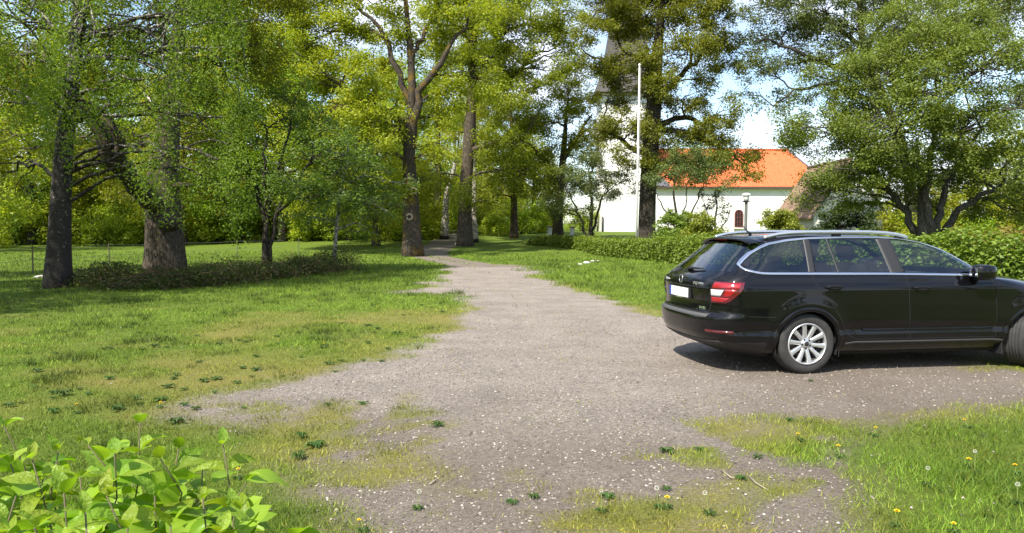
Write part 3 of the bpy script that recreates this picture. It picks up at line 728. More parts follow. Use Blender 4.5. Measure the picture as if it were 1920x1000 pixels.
# 10 grey green small tree before the tower
pix_tree('hawthorn_tree', 'small bushy grey-green tree behind the low hedge, left of the flagpole', 'tree', (1105, 448), 52.0,
    [(1105, 448, .16), (1108, 420, .13), (1110, 380, .10), (1105, 330, .06)],
    [(1060, 350, 48, 34), (1110, 325, 50, 34), (1030, 395, 30, 26), (1140, 350, 40, 30), (1075, 395, 38, 26), (1170, 345, 30, 28, -1), (1100, 300, 36, 18)],
    LF_GREY, DARKB, seed=23, clump=0.6, per=130, size=0.125, dens=0.85, limbs=[[(1110, 445, .2, .10), (1120, 400, .3, .08), (1140, 350, .3, .05)], [(1100, 445, 0, .1), (1085, 400, 0, .07), (1060, 350, 0, .04)]])
# 11 dark oak before the church
pix_tree('oak_tree', 'great olive-leaved oak with ivy-dark trunk in front of the church tower', 'tree', (1212, 442), 50.0,
    [(1212, 442, .55), (1213, 400, .52), (1216, 330, .55), (1222, 250, .55), (1228, 170, .46), (1232, 100, .36), (1240, 20, .24), (1250, -80, .12)],
    [(1150, 55, 45, 32), (1235, 10, 65, 35), (1320, 30, 60, 38), (1175, 115, 45, 28), (1290, 95, 55, 30), (1370, 100, 48, 34), (1140, 180, 34, 22), (1200, 185, 40, 22), (1285, 180, 45, 24), (1350, 215, 48, 24),
     (1125, 245, 38, 18), (1235, 255, 48, 26), (1310, 270, 55, 28), (1385, 290, 38, 20), (1360, 315, 40, 18, -1), (1330, 300, 42, 18, -2), (1300, 330, 40, 14, -2), (1110, 130, 24, 18), (1180, 290, 45, 20, -2), (1270, 310, 50, 18, -2), (1400, 330, 22, 16), (1340, 150, 30, 20), (1155, 140, 40, 26, -1), (1165, 225, 40, 22, -1), (1215, 130, 40, 26, -2), (1190, 250, 36, 20, -2), (1250, 160, 40, 26, -2), (1120, 60, 34, 26), (1210, 60, 40, 30), (1270, -40, 90, 40), (1140, -10, 50, 30)],
    LF_OLIVE, DARKB, seed=25, clump=0.78, per=155, size=0.16, dens=1.55, lobe_scale=1.13, sides=16,
    limbs=[[(1225, 215, 0, .26), (1262, 150, -.5, .2), (1300, 120, -.6, .14), (1350, 80, -.5, .08)], [(1222, 250, 0, .24), (1270, 215, .5, .18), (1320, 235, .8, .13), (1370, 290, .8, .08), (1400, 310, .8, .05)],
           [(1216, 300, 0, .22), (1170, 265, -.4, .16), (1130, 240, -.5, .09)], [(1230, 130, 0, .2), (1180, 95, .3, .13), (1130, 120, .3, .07), (1090, 90, .3, .04)], [(1224, 240, 0, .2), (1290, 250, -.8, .15), (1340, 270, -1, .09)]])
# 12 sparse shrubs before the nave
pix_tree('elder_shrub', 'sparse thin-stemmed shrub tree against the white nave wall', 'shrub', (1275, 440), 47.0,
    [(1275, 440, .09), (1268, 400, .08), (1262, 360, .06), (1270, 320, .04)],
    [(1255, 335, 38, 22), (1305, 318, 45, 24), (1345, 340, 34, 18), (1240, 300, 34, 20), (1290, 290, 44, 18), (1335, 305, 40, 18), (1275, 312, 40, 18)], LF_GREY, DARKB, seed=27, clump=0.55, per=85, size=0.115, dens=1.3,
    limbs=[[(1275, 438, 0, .07), (1250, 400, .2, .05), (1228, 360, .3, .03)], [(1280, 438, 0, .07), (1300, 390, 0, .05), (1320, 345, 0, .03)], [(1278, 438, 0, .06), (1285, 380, 0, .04), (1290, 340, 0, .03)]])
pix_tree('magnolia_shrub', 'pale bare-branched small shrub with few leaves beside the nave window', 'shrub', (1345, 440), 46.0,
    [(1345, 440, .08), (1340, 415, .07), (1345, 385, .05), (1340, 360, .03)],
    [(1340, 380, 22, 24), (1325, 365, 20, 16), (1355, 400, 14, 14)], LF_YEW, LICHB, seed=28, clump=0.4, per=45, size=0.12, dens=0.8,
    limbs=[[(1345, 436, 0, .05), (1362, 415, 0, .035), (1370, 395, 0, .02)], [(1344, 430, 0, .05), (1328, 400, 0, .03), (1315, 370, 0, .02)]])
# 13 right-hand many-stemmed thorn
pix_tree('thorn_tree', 'wide many-stemmed old thorn tree with lichened twigs behind the car', 'tree', (1735, 448), 26.0,
    [(1735, 448, .24), (1733, 400, .21), (1730, 360, .16), (1724, 310, .09), (1718, 260, .03)],
    [(1560, 240, 70, 45), (1640, 150, 75, 50), (1750, 90, 85, 50), (1850, 120, 75, 55), (1690, 240, 80, 50, -1.5), (1810, 250, 80, 50, -1), (1600, 320, 50, 32, -.5), (1900, 310, 55, 45), (1510, 270, 38, 25),
     (1660, 340, 50, 26, .5), (1830, 340, 55, 28, 1), (1930, 200, 60, 55), (1570, 160, 50, 35, 1), (1700, 40, 60, 30, 1), (1800, 30, 60, 30, 1.5), (1480, 225, 28, 22), (1740, 170, 60, 40, -2), (1960, 330, 50, 50), (1620, 250, 50, 35, 1), (1770, 320, 60, 30, 1.5), (1540, 330, 40, 26, .5), (1700, 380, 50, 22, 1.5), (1880, 390, 55, 24, 1.5), (1610, 390, 36, 20, 1), (1590, 350, 46, 28, .5), (1555, 375, 36, 20, .5), (1640, 300, 50, 30, 0), (1720, 300, 60, 34, -1.5)],
    LF_THORN, LICHB, seed=31, clump=0.55, per=170, size=0.092, dens=1.5, lobe_scale=1.25, twigs=4, sides=12,
    limbs=[[(1720, 445, .3, .15), (1700, 400, .4, .12), (1670, 350, .4, .09), (1630, 300, .4, .06), (1580, 270, .3, .03)], [(1750, 445, 0, .16), (1762, 400, 0, .13), (1770, 350, .2, .1), (1800, 300, .3, .07), (1840, 240, .4, .04)],
           [(1765, 445, .3, .15), (1790, 400, .2, .12), (1830, 370, 0, .09), (1880, 350, -.3, .06), (1930, 320, -.4, .04)], [(1745, 440, -.2, .15), (1740, 370, -.3, .12), (1745, 290, -.5, .09), (1760, 200, -.6, .05)],
           [(1725, 330, 0, .1), (1690, 270, -.3, .07), (1640, 200, -.4, .04)]])
# 14 light oak behind on the right
pix_tree('oak_tree', 'tall airy oak with bare-looking crooked limbs rising behind the thorn tree', 'tree', (1712, 436), 48.0,
    [(1712, 436, .40), (1708, 350, .34), (1690, 260, .29), (1650, 170, .26), (1615, 80, .22), (1612, 0, .16), (1615, -120, .08)],
    [(1480, 55, 60, 35), (1430, 130, 42, 28), (1550, 20, 65, 35), (1650, -10, 80, 40), (1455, 190, 36, 22), (1905, 25, 60, 45), (1790, -20, 70, 40), (1500, 120, 48, 28), (1700, 40, 60, 40), (1420, 60, 35, 25), (1530, 180, 36, 25),
     (1870, -30, 70, 40), (1560, 110, 45, 32), (1440, 10, 55, 28), (1600, 60, 60, 35), (1640, 110, 55, 35), (1480, -20, 70, 30), (1750, 50, 60, 35), (1840, 60, 55, 35), (1400, 180, 30, 22)],
    LF_GREY, DARKB, seed=33, clump=0.8, per=125, size=0.155, dens=1.5, sides=12,
    limbs=[[(1645, 165, 0, .22), (1570, 125, 0, .17), (1510, 110, 0, .13), (1470, 75, 0, .09), (1420, 80, 0, .05)], [(1625, 110, 0, .2), (1640, 60, .3, .14), (1690, 20, .4, .08)],
           [(1660, 200, 0, .18), (1560, 155, -.4, .13), (1490, 170, -.5, .08), (1450, 200, -.5, .05)], [(1616, 90, 0, .18), (1560, 40, .4, .12), (1500, 10, .4, .07)], [(1632, 130, 0, .18), (1720, 60, 1, .13), (1850, 20, 1.5, .08), (1920, 20, 2, .04)]])

# ---- distant wood : three generic trees, copied
def generic(seed, h, r, spread, leafm, barkm, label, group, name='oak_tree', size=0.2, per=120, low=0.25):
    rng = np.random.default_rng(seed)
    T = [(0, 0, 0, r), (0.05, 0, h * .2, r * .85), (rng.normal(0, .3), 0, h * .5, r * .6), (rng.normal(0, .4), rng.normal(0, .4), h * .85, r * .22)]
    Lo = []
    for i in range(17):
        t = low + (0.98 - low) * (i + rng.random()) / 17; an = i * 2.4 + rng.normal(0, .4)
        rad = spread * math.sin(math.pi * min(1, 0.25 + 0.72 * t)) ** 0.8 * rng.uniform(.45, .95)
        s = spread * rng.uniform(.30, .46)
        Lo.append((rad * math.cos(an), rad * math.sin(an), h * t, s, s, s * .72))
    return build_tree(name, label, 'tree', (0, 0, -50), T, Lo, leafm, barkm, seed=seed, clump=0.95, per=per, size=size, dens=0.75, group=group)
WG = 'trees of the wood behind the meadow'
WL = 'fresh green oak in the wood behind the meadow and path'
g1 = generic(51, 15, .30, 5.4, LF_WOOD, OAKB, WL, WG, low=0.13)
g2 = generic(52, 17, .32, 6.0, LF_WOOD, DARKB, WL, WG, low=0.15)
g3 = generic(53, 11, .26, 4.2, LF_WOOD, DARKB, WL, WG, low=0.10)
rng = np.random.default_rng(77)
spots = []
for px, Y in [(-60, 48), (60, 58), (10, 62), (150, 66), (215, 66), (290, 64), (345, 60), (412, 62), (455, 70), (530, 60), (575, 66), (655, 58), (705, 52), (745, 64), (600, 78), (480, 80), (350, 84), (200, 86), (60, 88), (-80, 70),
              (780, 84), (850, 86), (915, 78), (1000, 82), (940, 100), (700, 96), (560, 98), (420, 100), (260, 104), (100, 108), (-120, 96), (860, 110), (1020, 104), (-170, 55)]:
    spots.append(((px - 960) / FPX * Y, Y, None))
wood = [g1, g2, g3]
first = [True] * 3
def place(k, x, y, sc, rz, label=None, group=None):
    if first[k]: o = wood[k]; first[k] = False
    else: o = copy_tree(wood[k])
    o.location = (x, y, H1(x, y) - 0.02); o.scale = (sc, sc, sc); o.rotation_euler = (0, 0, rz)
    if label: o['label'] = label
    if group: o['group'] = group
    return o
for i, (x, y, _) in enumerate(spots):
    place(i % 3, x, y, rng.uniform(0.85, 1.15), rng.uniform(0, 6.28))
for px, Y in [(1700, 62), (1790, 48), (1880, 44), (1940, 36), (1850, 66), (1990, 50), (2080, 40), (1600, 95), (1450, 110), (1300, 115), (1760, 100)]:
    place([2, 0, 2][int(px) % 3], (px - 960) / FPX * Y, Y, rng.uniform(0.75, 0.95) * (0.72 if Y < 90 else 0.7), rng.uniform(0, 6.28),
          'green tree in the background behind the thorn tree and church', 'trees behind the church and thorn tree')
# unseen trees added outside the frame and behind the camera for shade and reflections
for x, y, s in [(-15.5, 10.8, .92), (-22.5, 15.5, 1.0), (-31, 6, 1.1), (-16, -20, .8), (-4, -27, .85), (8, -24, .8), (19, -22, .85), (30, -12, .85), (34, 4, .8), (-32, -16, .9), (45, 14, .9)]:
    place(int(abs(x) + abs(y)) % 2, x, y, s, rng.uniform(0, 6.28), 'unseen leafy tree beyond the frame, added for shade and reflections', 'unseen trees added for shade and reflections')

# thicket closing the gaps between far trunks
def bush_mesh(seed, leafm, barkm, name, label, cat, lobes, group=None, clump=0.45, per=120, size=0.1, dens=0.8, stems=5):
    rng = np.random.default_rng(seed)
    limbs = [[(rng.normal(0, .1), rng.normal(0, .1), -0.1, .04), (l[0] * .5, l[1] * .5, l[2] * .6, .03), (l[0], l[1], l[2], .015)] for l in lobes[:stems]]
    return build_tree(name, label, cat, (0, 0, -50), [(0, 0, 0, .05), (0, 0, lobes[0][2] * .5, .04), (0, 0, lobes[0][2], .02)], lobes, leafm, barkm, seed=seed, limbs=limbs,
                      clump=clump, per=per, size=size, dens=dens, group=group, sides=6, lobe_limb=0.12, shells=0.3)
thk = bush_mesh(61, LF_WOOD, DARKB, 'thicket_bush', 'dense green bush under the trees of the far wood', 'bush',
                [(0, 0, 1.2, 1.6, 1.4, 1.2), (1.6, .3, .9, 1.3, 1.2, .9), (-1.7, -.2, 1.0, 1.4, 1.2, 1.0), (.5, .4, 2.0, 1.2, 1.0, .9), (-.8, .2, 1.9, 1.0, 1., .8)], 'bushes under the far wood', clump=0.7, per=100, size=0.19)
tp = []
for k in range(22):
    tp.append((-62 + k * 3.3 + rng.normal(0, .8), 84 + rng.normal(0, 4)))
for k in range(16):
    tp.append((-58 + k * 3.4 + rng.normal(0, .8), 66 + rng.normal(0, 3)))
for px, Y in [(30, 58), (110, 60), (190, 56), (260, 60), (640, 60), (690, 66), (740, 58), (585, 58), (800, 72), (905, 70), (870, 74), (930, 66), (985, 70), (1010, 74), (-30, 52), (700, 72), (330, 70), (440, 74), (520, 72), (1600, 62), (1680, 52), (1760, 44), (1830, 40), (1900, 36), (1700, 70), (1960, 34)]:
    tp.append(((px - 960) / FPX * Y, Y))
for i, (x, y) in enumerate(tp):
    o = thk if i == 0 else copy_tree(thk)
    s = rng.uniform(.9, 1.35) * (1.6 if y > 60 and x < -8 else 1); o.location = (x, y, H1(x, y) - 0.05); o.scale = (s, s, s); o.rotation_euler = (0, 0, rng.uniform(0, 6.28))

# ------------------------------------------------------------------ shrubs and hedges
def px_shrub(name, label, leafm, px0, px1, pytop, Y, seed, size=0.1, per=130, clump=0.4, dens=0.9):
    c = at(0.5 * (px0 + px1), 440, Y); rx = (px1 - px0) / FPX * Y * .5; zt = at(px0, pytop, Y)[2] - H1(c[0], Y)
    lob = [(0, 0, zt * .45, rx * .8, rx * .7, zt * .45), (-rx * .5, 0, zt * .36, rx * .5, rx * .5, zt * .34), (rx * .5, .1, zt * .36, rx * .5, rx * .5, zt * .34), (0, -rx * .3, zt * .35, rx * .6, rx * .4, zt * .32), (-rx*.2, 0, zt*.72, rx*.5, rx*.45, zt*.22), (rx*.25, 0, zt*.68, rx*.5, rx*.45, zt*.22)]
    o = bush_mesh(seed, leafm, DARKB, name, label, 'shrub', lob, clump=clump, per=per, size=size, dens=dens)
    o.location = (c[0], Y, H1(c[0], Y)); return o
px_shrub('round_shrub', 'rounded bright green shrub in front of the nave, left of the lamp post', LF_HEDGE, 1226, 1312, 380, 41, 81, dens=1.5, size=.12)
px_shrub('round_shrub', 'rounded yellow-green shrub tucked beside the bright green one before the nave', LF_YEL, 1270, 1350, 390, 40, 82, dens=1.4, size=.12)
px_shrub('yellow_shrub', 'low rounded golden shrub between lamp post and dark clipped shrub', LF_YEL, 1412, 1516, 388, 38, 83, dens=1.3, size=.12)
px_shrub('dark_shrub', 'dark green clipped yew shrub below the gabled outbuilding', LF_YEW, 1505, 1655, 366, 40, 84, size=0.12, dens=.5)

def hedge(name, label, leafm, line, h0, h1, wd, n, size, seed, rough=0.12):
    rng = np.random.default_rng(seed)
    line = np.asarray(line, float); seg = np.linalg.norm(np.diff(line, axis=0), axis=1); s = np.concatenate([[0], np.cumsum(seg)])
    root = thing(name, label, 'hedge', (line[0][0], line[0][1], H1(*line[0])))
    t = rng.random(n) * s[-1]
    cx = np.interp(t, s, line[:, 0]); cyy = np.interp(t, s, line[:, 1])
    tx = np.interp(t + .1, s, line[:, 0]) - np.interp(t - .1, s, line[:, 0]); ty = np.interp(t + .1, s, line[:, 1]) - np.interp(t - .1, s, line[:, 1])
    nl = np.hypot(tx, ty) + 1e-9; nx, ny = -ty / nl, tx / nl
    H = np.interp(t, [0, s[-1]], [h0, h1]) * (1 + 0.10 * (vnoise(t, t * 0, 1.3, seed) - .5) + 0.12 * (vnoise(t, t * 0, 0.4, seed + 1) - .5))
    # points on the shell of a rounded box section
    a = rng.random(n) * math.pi
    k = rng.random(n) ** 0.35
    lat = np.sign(np.cos(a)) * np.abs(np.cos(a)) ** 0.45 * wd * .5 * k; zz = np.abs(np.sin(a)) ** 0.45 * H * k
    zz = np.where(rng.random(n) < .35, rng.random(n) * H * k, zz)
    ends = np.minimum(sstep(0, .7, t), sstep(0, .7, s[-1] - t)) * .5 + .5
    lump = 1 + rough * (vnoise(t * 2, zz * 2, .7, seed + 5) - .5) * 2
    x = cx + nx * lat * lump; y = cyy + ny * lat * lump; z = height(x, y) + zz * ends * lump + 0.03
    C = np.stack([x, y, z], -1) + rng.normal(0, 0.04, (n, 3))
    O = np.stack([nx * lat, ny * lat, zz - H * .4], -1)
    V, F = leaves_geo(rng, C, size, 0.3, 0.68, 0.1, O)
    V = V - np.asarray(root.location)
    obj('foliage', mesh_np('foliage', V, F, False, {'rnd': ('FACE', 'FLOAT', rng.random(n))}), leafm, root, kind='stuff')
    mb = MB()
    for tt in np.arange(0.2, s[-1], 0.35):
        bx = np.interp(tt, s, line[:, 0]); by = np.interp(tt, s, line[:, 1]); hh = np.interp(tt, [0, s[-1]], [h0, h1]) * .85
        for _ in range(3):
            e = rng.normal(0, wd * .22, 2)
            b = np.array([bx + e[0] * .4, by + e[1] * .4, H1(bx, by) - .05]) - np.asarray(root.location)
            mb.tube(curve(rng, b, b + np.array([e[0], e[1], hh]), 0, .04, 4), np.linspace(.018, .006, 4), 4, cap=False)
    mb.build('stems', DARKB, root, kind='stuff')
    return root
hedge('hedge', 'long low clipped green hedge crossing behind the grass left of the car', LF_HEDGE, [(1.3, 53.5), (3.0, 52), (4.6, 49), (5.6, 43.5), (7.2, 36.5), (8.4, 30), (9.3, 26.3)], 0.70, 1.38, 1.3, 50000, 0.115, 91)
hedge('hedge', 'bright leafy hedge behind the bonnet of the car', LF_HEDGE, [(9.7, 25.6), (10.7, 22.2), (12.0, 19), (14.5, 16), (18, 13.5)], 1.42, 1.44, 1.3, 42000, 0.11, 92)
hedge('hedge', 'rusty yellow-tipped hedge behind the bright hedge at the right edge', LF_RUST, [(13.2, 23.8), (16, 22.5), (20, 21)], 1.50, 1.68, 1.2, 14000, 0.10, 93)

# bramble strip on the left
def brambles():
    rng = np.random.default_rng(95)
    root = thing('undergrowth', 'low strip of brown-green brambles round the left tree trunks', 'undergrowth', (0, 0, 0)); root['kind'] = 'stuff'
    n = 34000
    cps = np.array([gp(150, 535), gp(240, 545), gp(330, 540), gp(420, 532), gp(500, 522), gp(570, 516), gp(625, 508)])
    t = rng.random(n) * (len(cps) - 1); i = np.minimum(t.astype(int), len(cps) - 2); f = (t - i)[:, None]
    c = cps[i] * (1 - f) + cps[i + 1] * f
    off = rng.normal(0, 1, (n, 2)) * np.array([.5, .55])
    x = c[:, 0] + off[:, 0]; y = c[:, 1] + off[:, 1] + .6
    hh = (0.26 + 0.55 * np.clip(fbm(x, y, 1.5, 97, 3) + .45, 0, 1.2)) * np.exp(-(off[:, 1] / 1.2) ** 2) * (0.7 + .6 * sstep(2.5, 4.5, t))
    z = height(x, y) + rng.random(n) ** .6 * hh + .02
    C = np.stack([x, y, z], -1)
    V, F = leaves_geo(rng, C, 0.06, .4, .7)
    obj('foliage', mesh_np('foliage', V, F, False, {'rnd': ('FACE', 'FLOAT', rng.random(n))}), LF_BRUSH, root, kind='stuff')
    mb = MB()
    for q in range(900):
        k = rng.integers(n); p = C[k].copy(); p[2] = H1(p[0], p[1]); e = p + np.array([rng.normal(0, .4), rng.normal(0, .3), rng.uniform(.1, .75) * (hh[k] + .1) * 1.6])
        mb.tube(curve(rng, p, e, .3, .05, 5), np.linspace(.007, .004, 5), 3, cap=False)
    mb.build('canes', simple('bramble_cane', (0.13, 0.07, 0.045), .8), root, kind='stuff')
brambles()

# ------------------------------------------------------------------ church
PLASTER = simple('white_plaster', (0.80, 0.79, 0.76), 0.9, noise=0.05, nscale=1.5, bump=0.15, bscale=14)
GREYPL = simple('grey_white_plaster', (0.68, 0.67, 0.63), 0.9, noise=0.12, nscale=1.2)
SHINGLE = simple('dark_spire_shingle', (0.060, 0.052, 0.048), 0.75, noise=0.3, nscale=5, bump=0.5, bscale=10)
DARKMET = simple('dark_painted_metal', (0.025, 0.024, 0.024), 0.5)
SLATE = simple('grey_slate', (0.095, 0.095, 0.11), 0.7)
WOODRED = simple('red_brown_window_wood', (0.16, 0.045, 0.035), 0.6)
DGLASS = simple('dark_window_glass', (0.03, 0.03, 0.035), 0.08, spec=0.6)
def tile_mat(name, c0, c1, moss=0.0, axis='X'):
    m, n, b = new_mat(name); nn = n.nodes; l = n.links
    t = nn.new('ShaderNodeTexCoord'); wv = nn.new('ShaderNodeTexWave'); wv.bands_direction = axis; wv.inputs['Scale'].default_value = 1.6; wv.inputs['Distortion'].default_value = 0.4
    l.new(t.outputs['Object'], wv.inputs['Vector'])
    x = nn.new('ShaderNodeTexNoise'); x.inputs['Scale'].default_value = 3.5; x.inputs['Detail'].default_value = 8; x.inputs['Roughness'].default_value = .7
    l.new(t.outputs['Object'], x.inputs['Vector'])
    r = nn.new('ShaderNodeValToRGB'); e = r.color_ramp.elements; e[0].position = .35; e[1].position = .68; e[0].color = (*c0, 1); e[1].color = (*c1, 1)
    l.new(x.outputs['Fac'], r.inputs['Fac']); l.new(r.outputs['Color'], b.inputs['Base Color']); b.inputs['Roughness'].default_value = .85
    bp = nn.new('ShaderNodeBump'); bp.inputs['Strength'].default_value = .6; bp.inputs['Distance'].default_value = .05
    l.new(wv.outputs['Fac'], bp.inputs['Height']); l.new(bp.outputs['Normal'], b.inputs['Normal'])
    return m
REDTILE = tile_mat('orange_red_roof_tile', (0.50, 0.10, 0.032), (0.66, 0.165, 0.055))
BROWNTILE = tile_mat('weathered_brown_roof_tile', (0.17, 0.105, 0.070), (0.36, 0.235, 0.155), axis='Y')
CY = 75.0
cb = np.array([at(1176, 440, CY)[0], CY, 0.0]); cb[2] = H1(cb[0], CY)
church = thing('church', 'white plastered church with orange-red tiled nave and dark shingled tower spire', 'church', cb)
def cr(px, py, Y): return at(px, py, Y) - cb
tx0 = cr(1127, 440, CY)[0]; tx1 = cr(1226, 440, CY)[0]; tz = cr(1127, 168, CY)[2]
MB().box((tx0, 0, -1), (tx1, tx1 - tx0, tz)).build('tower_wall', PLASTER, church)
# flared spire
def spire():
    cx = .5 * (tx0 + tx1); hw = .5 * (tx1 - tx0); cyy = hw
    prof = [(hw + .75, tz - .35), (hw + .30, tz + .55), (hw - .30, tz + 2.2), (hw - .75, tz + 4.6), (hw - 1.35, tz + 8.4), (.12, tz + 15.5), (.05, tz + 15.6)]
    G = np.array([[(cx + sx * r, cyy + sy * r, z) for sx, sy in ((-1, -1), (1, -1), (1, 1), (-1, 1))] for r, z in prof])
    mb = MB().grid(G, True); mb.add([G[0][0], G[0][1], G[0][2], G[0][3]], [(3, 2, 1, 0)])
    return mb
spire().build('spire', SHINGLE, church)
c0 = .5 * (tx0 + tx1)
MB().tube([(tx0 + .12, -.10, -1), (tx0 + .12, -.10, .6), (tx0 + .12, -.10, 1.5)], .09, 8).build('downpipe', DARKMET, church, True)
# nave
nx0 = tx1 + .004; nx1 = cr(1552, 440, CY)[0]; ez = cr(1300, 349, CY)[2]; nd = 9.0
rz_ = cr(1480, 281, CY + nd / 2)[2]
MB().box((nx0, .35, -1), (nx1, nd + .35, ez)).build('nave_wall', PLASTER, church)
ov = .35; y0 = .35 - ov; y1 = nd + .35 + ov; ym = .5 * (y0 + y1); xr = cr(1479, 281, CY + nd / 2)[0]
th = .10
def roofp():
    mb = MB()
    A = [(nx0, y0, ez - .02), (nx1 + ov, y0, ez - .02), (xr, ym, rz_), (nx0, ym, rz_), (nx0, y1, ez - .02), (nx1 + ov, y1, ez - .02)]
    Bq = [(x, y, z - th) for x, y, z in A]
    mb.add(A + Bq, [(0, 1, 2, 3), (3, 2, 5, 4), (6, 9, 8, 7), (9, 10, 11, 8), (0, 6, 7, 1), (4, 5, 11, 10)])
    mb.add(A + Bq, [(1, 5, 2)]); mb.add(A + Bq, [(7, 8, 11)]); mb.add(A + Bq, [(1, 7, 11, 5)])
    return mb
rf = roofp().build('nave_roof', REDTILE, church)
MB().tube([(nx0, ym, rz_ + .03), (xr, ym, rz_ + .03)], .11, 8).build('ridge_tile', REDTILE, rf, True)
MB().tube([(xr, ym, rz_ + .03), (nx1 + ov, y0, ez + .02)], .09, 8).build('hip_tile', SLATE, rf, True)
MB().box((nx0 + .01, y0 - .16, ez - .22), (nx1 + ov, y0 - .012, ez - .06)).build('gutter', simple('brown_gutter', (.09, .05, .04), .6), church)
MB().box((nx0 + .01, y0 + .02, ez - .32), (nx1, .342, ez - .125)).build('eave_board', simple('white_eave_board', (.62, .60, .57), .8), church)
# slate covered corner beside the tower
MB().add([(nx0 + .01, y0 - .2, ez + .02), (nx0 + 1.7, y0 - .2, ez - .1), (nx0 + .9, y0 + .9, ez + 1.0), (nx0 + .01, y0 + .9, ez + 1.0)], [(0, 1, 2, 3)]).build('slate_flashing', SLATE, church)
# arched nave window
wx = cr(1387, 410, CY)[0]; wz0 = cr(1387, 427, CY)[2]; wz1 = cr(1387, 393, CY)[2]; wwd = .44
win = MB()
def arch_outline(w_, z0, z1, n=10):
    r = w_; P = [(-w_, z0), (w_, z0)]
    P += [(r * math.cos(a), z1 - r + r * math.sin(a)) for a in np.linspace(0, math.pi, n)]
    return P
def arch_panel(w_, z0, z1, y):
    P = arch_outline(w_, z0, z1); mb = MB()
    V = [(wx + a, y, b) for a, b in P] + [(wx, y, .5 * (z0 + z1))]
    k = len(P); mb.add(V, [(i, (i + 1) % k, k) for i in range(k)]); return mb
fr = MB(); P = arch_outline(wwd, wz0, wz1, 12); Q = arch_outline(wwd - .09, wz0 + .09, wz1 - .09, 12)
k = len(P)
G = np.array([[(wx + a, .30, b) for a, b in P], [(wx + a, .26, b) for a, b in P], [(wx + a, .26, b) for a, b in Q], [(wx + a, .34, b) for a, b in Q]])
fr.grid(G, True)
wo = fr.build('window', WOODRED, church)
arch_panel(wwd - .085, wz0 + .085, wz1 - .085, .335).build('pane', DGLASS, wo)
for dx in (-.13, .13): MB().box((wx + dx - .022, .28, wz0 + .09), (wx + dx + .022, .325, wz1 - .14)).build('glazing_bar', WOODRED, wo)
for q in (.3, .55, .78):
    zz = wz0 + (wz1 - wz0) * q; MB().box((wx - wwd + .09, .285, zz - .02), (wx + wwd - .09, .328, zz + .02)).build('glazing_bar', WOODRED, wo)
MB().box((wx - wwd - .08, .17, wz0 - .12), (wx + wwd + .08, .345, wz0 - .005)).build('sill', GREYPL, wo)

# white churchyard gate piers
for px0_, px1_, py0_, Y_, lab in [(1027, 1037, 424, 64, 'white gate pier left of the lichened oak trunk'), (1069, 1077, 425, 64, 'white gate pier right of the lichened oak trunk')]:
    p = at(.5 * (px0_ + px1_), 447, Y_); wv_ = (px1_ - px0_) / FPX * Y_; zt = at(px0_, py0_, Y_)[2] - H1(p[0], Y_)
    t = thing('gate_pier', lab, 'gate pier', (p[0], Y_, H1(p[0], Y_)), 0, 'white churchyard gate piers')
    MB().box((-wv_ / 2, 0, -.2), (wv_ / 2, wv_, zt - .12)).build('pier_shaft', PLASTER, t, bevel=.015)
    MB().box((-wv_ / 2 - .06, -.06, zt - .118), (wv_ / 2 + .06, wv_ + .06, zt)).build('cap', BROWNTILE, t, bevel=.02)

# ------------------------------------------------------------------ gabled outbuilding
ob = at(1590, 440, 55); ob[2] = H1(ob[0], 55)
barn = thing('outbuilding', 'steep brown-tiled outbuilding with pale gable behind the dark shrub', 'building', ob)
apz = at(1590, 302, 55)[2] - ob[2]; ez2 = at(1525, 398, 55)[2] - ob[2]; hw = 2.55; ln = 7.5
MB().add([(-hw, 0, -.5), (hw, 0, -.5), (hw, 0, ez2), (0, 0, apz - .12), (-hw, 0, ez2)] , [(0, 1, 2)]).add([(-hw, 0, -.5), (hw, 0, ez2), (0, 0, apz - .12), (-hw, 0, ez2)], [(0, 1, 2, 3)]).build('gable_wall', GREYPL, barn)
MB().add([(-hw, 0, -.5), (-hw, ln, -.5), (-hw, ln, ez2), (-hw, 0, ez2)], [(0, 3, 2, 1)]).build('side_wall', GREYPL, barn)
MB().add([(hw, 0, -.5), (hw, ln, -.5), (hw, ln, ez2), (hw, 0, ez2)], [(0, 1, 2, 3)]).build('side_wall', GREYPL, barn)
sl_ = (apz - ez2) / hw
for sgn in (-1, 1):
    o_ = .35; A = [(sgn * (hw + o_), -.3, ez2 - o_ * sl_), (0, -.3, apz), (0, ln + .3, apz), (sgn * (hw + o_), ln + .3, ez2 - o_ * sl_)]
    Bq = [(x, y, z + .14) for x, y, z in A]
    MB().add(A + Bq, [(0, 1, 2, 3), (7, 6, 5, 4), (0, 4, 5, 1), (3, 2, 6, 7), (0, 3, 7, 4)]).build('roof', BROWNTILE, barn)
    MB().add([(sgn * (hw + o_), -.36, ez2 - o_ * sl_ - .1), (0, -.36, apz - .1), (0, -.303, apz + .14), (sgn * (hw + o_), -.303, ez2 - o_ * sl_ + .14)], [(0, 1, 2, 3)]).build('bargeboard', simple('dark_bargeboard', (.05, .04, .035), .7), barn)
MB().tube([(0, -.3, apz + .15), (0, ln + .3, apz + .15)], .12, 8).build('ridge_tile', BROWNTILE, barn, True)

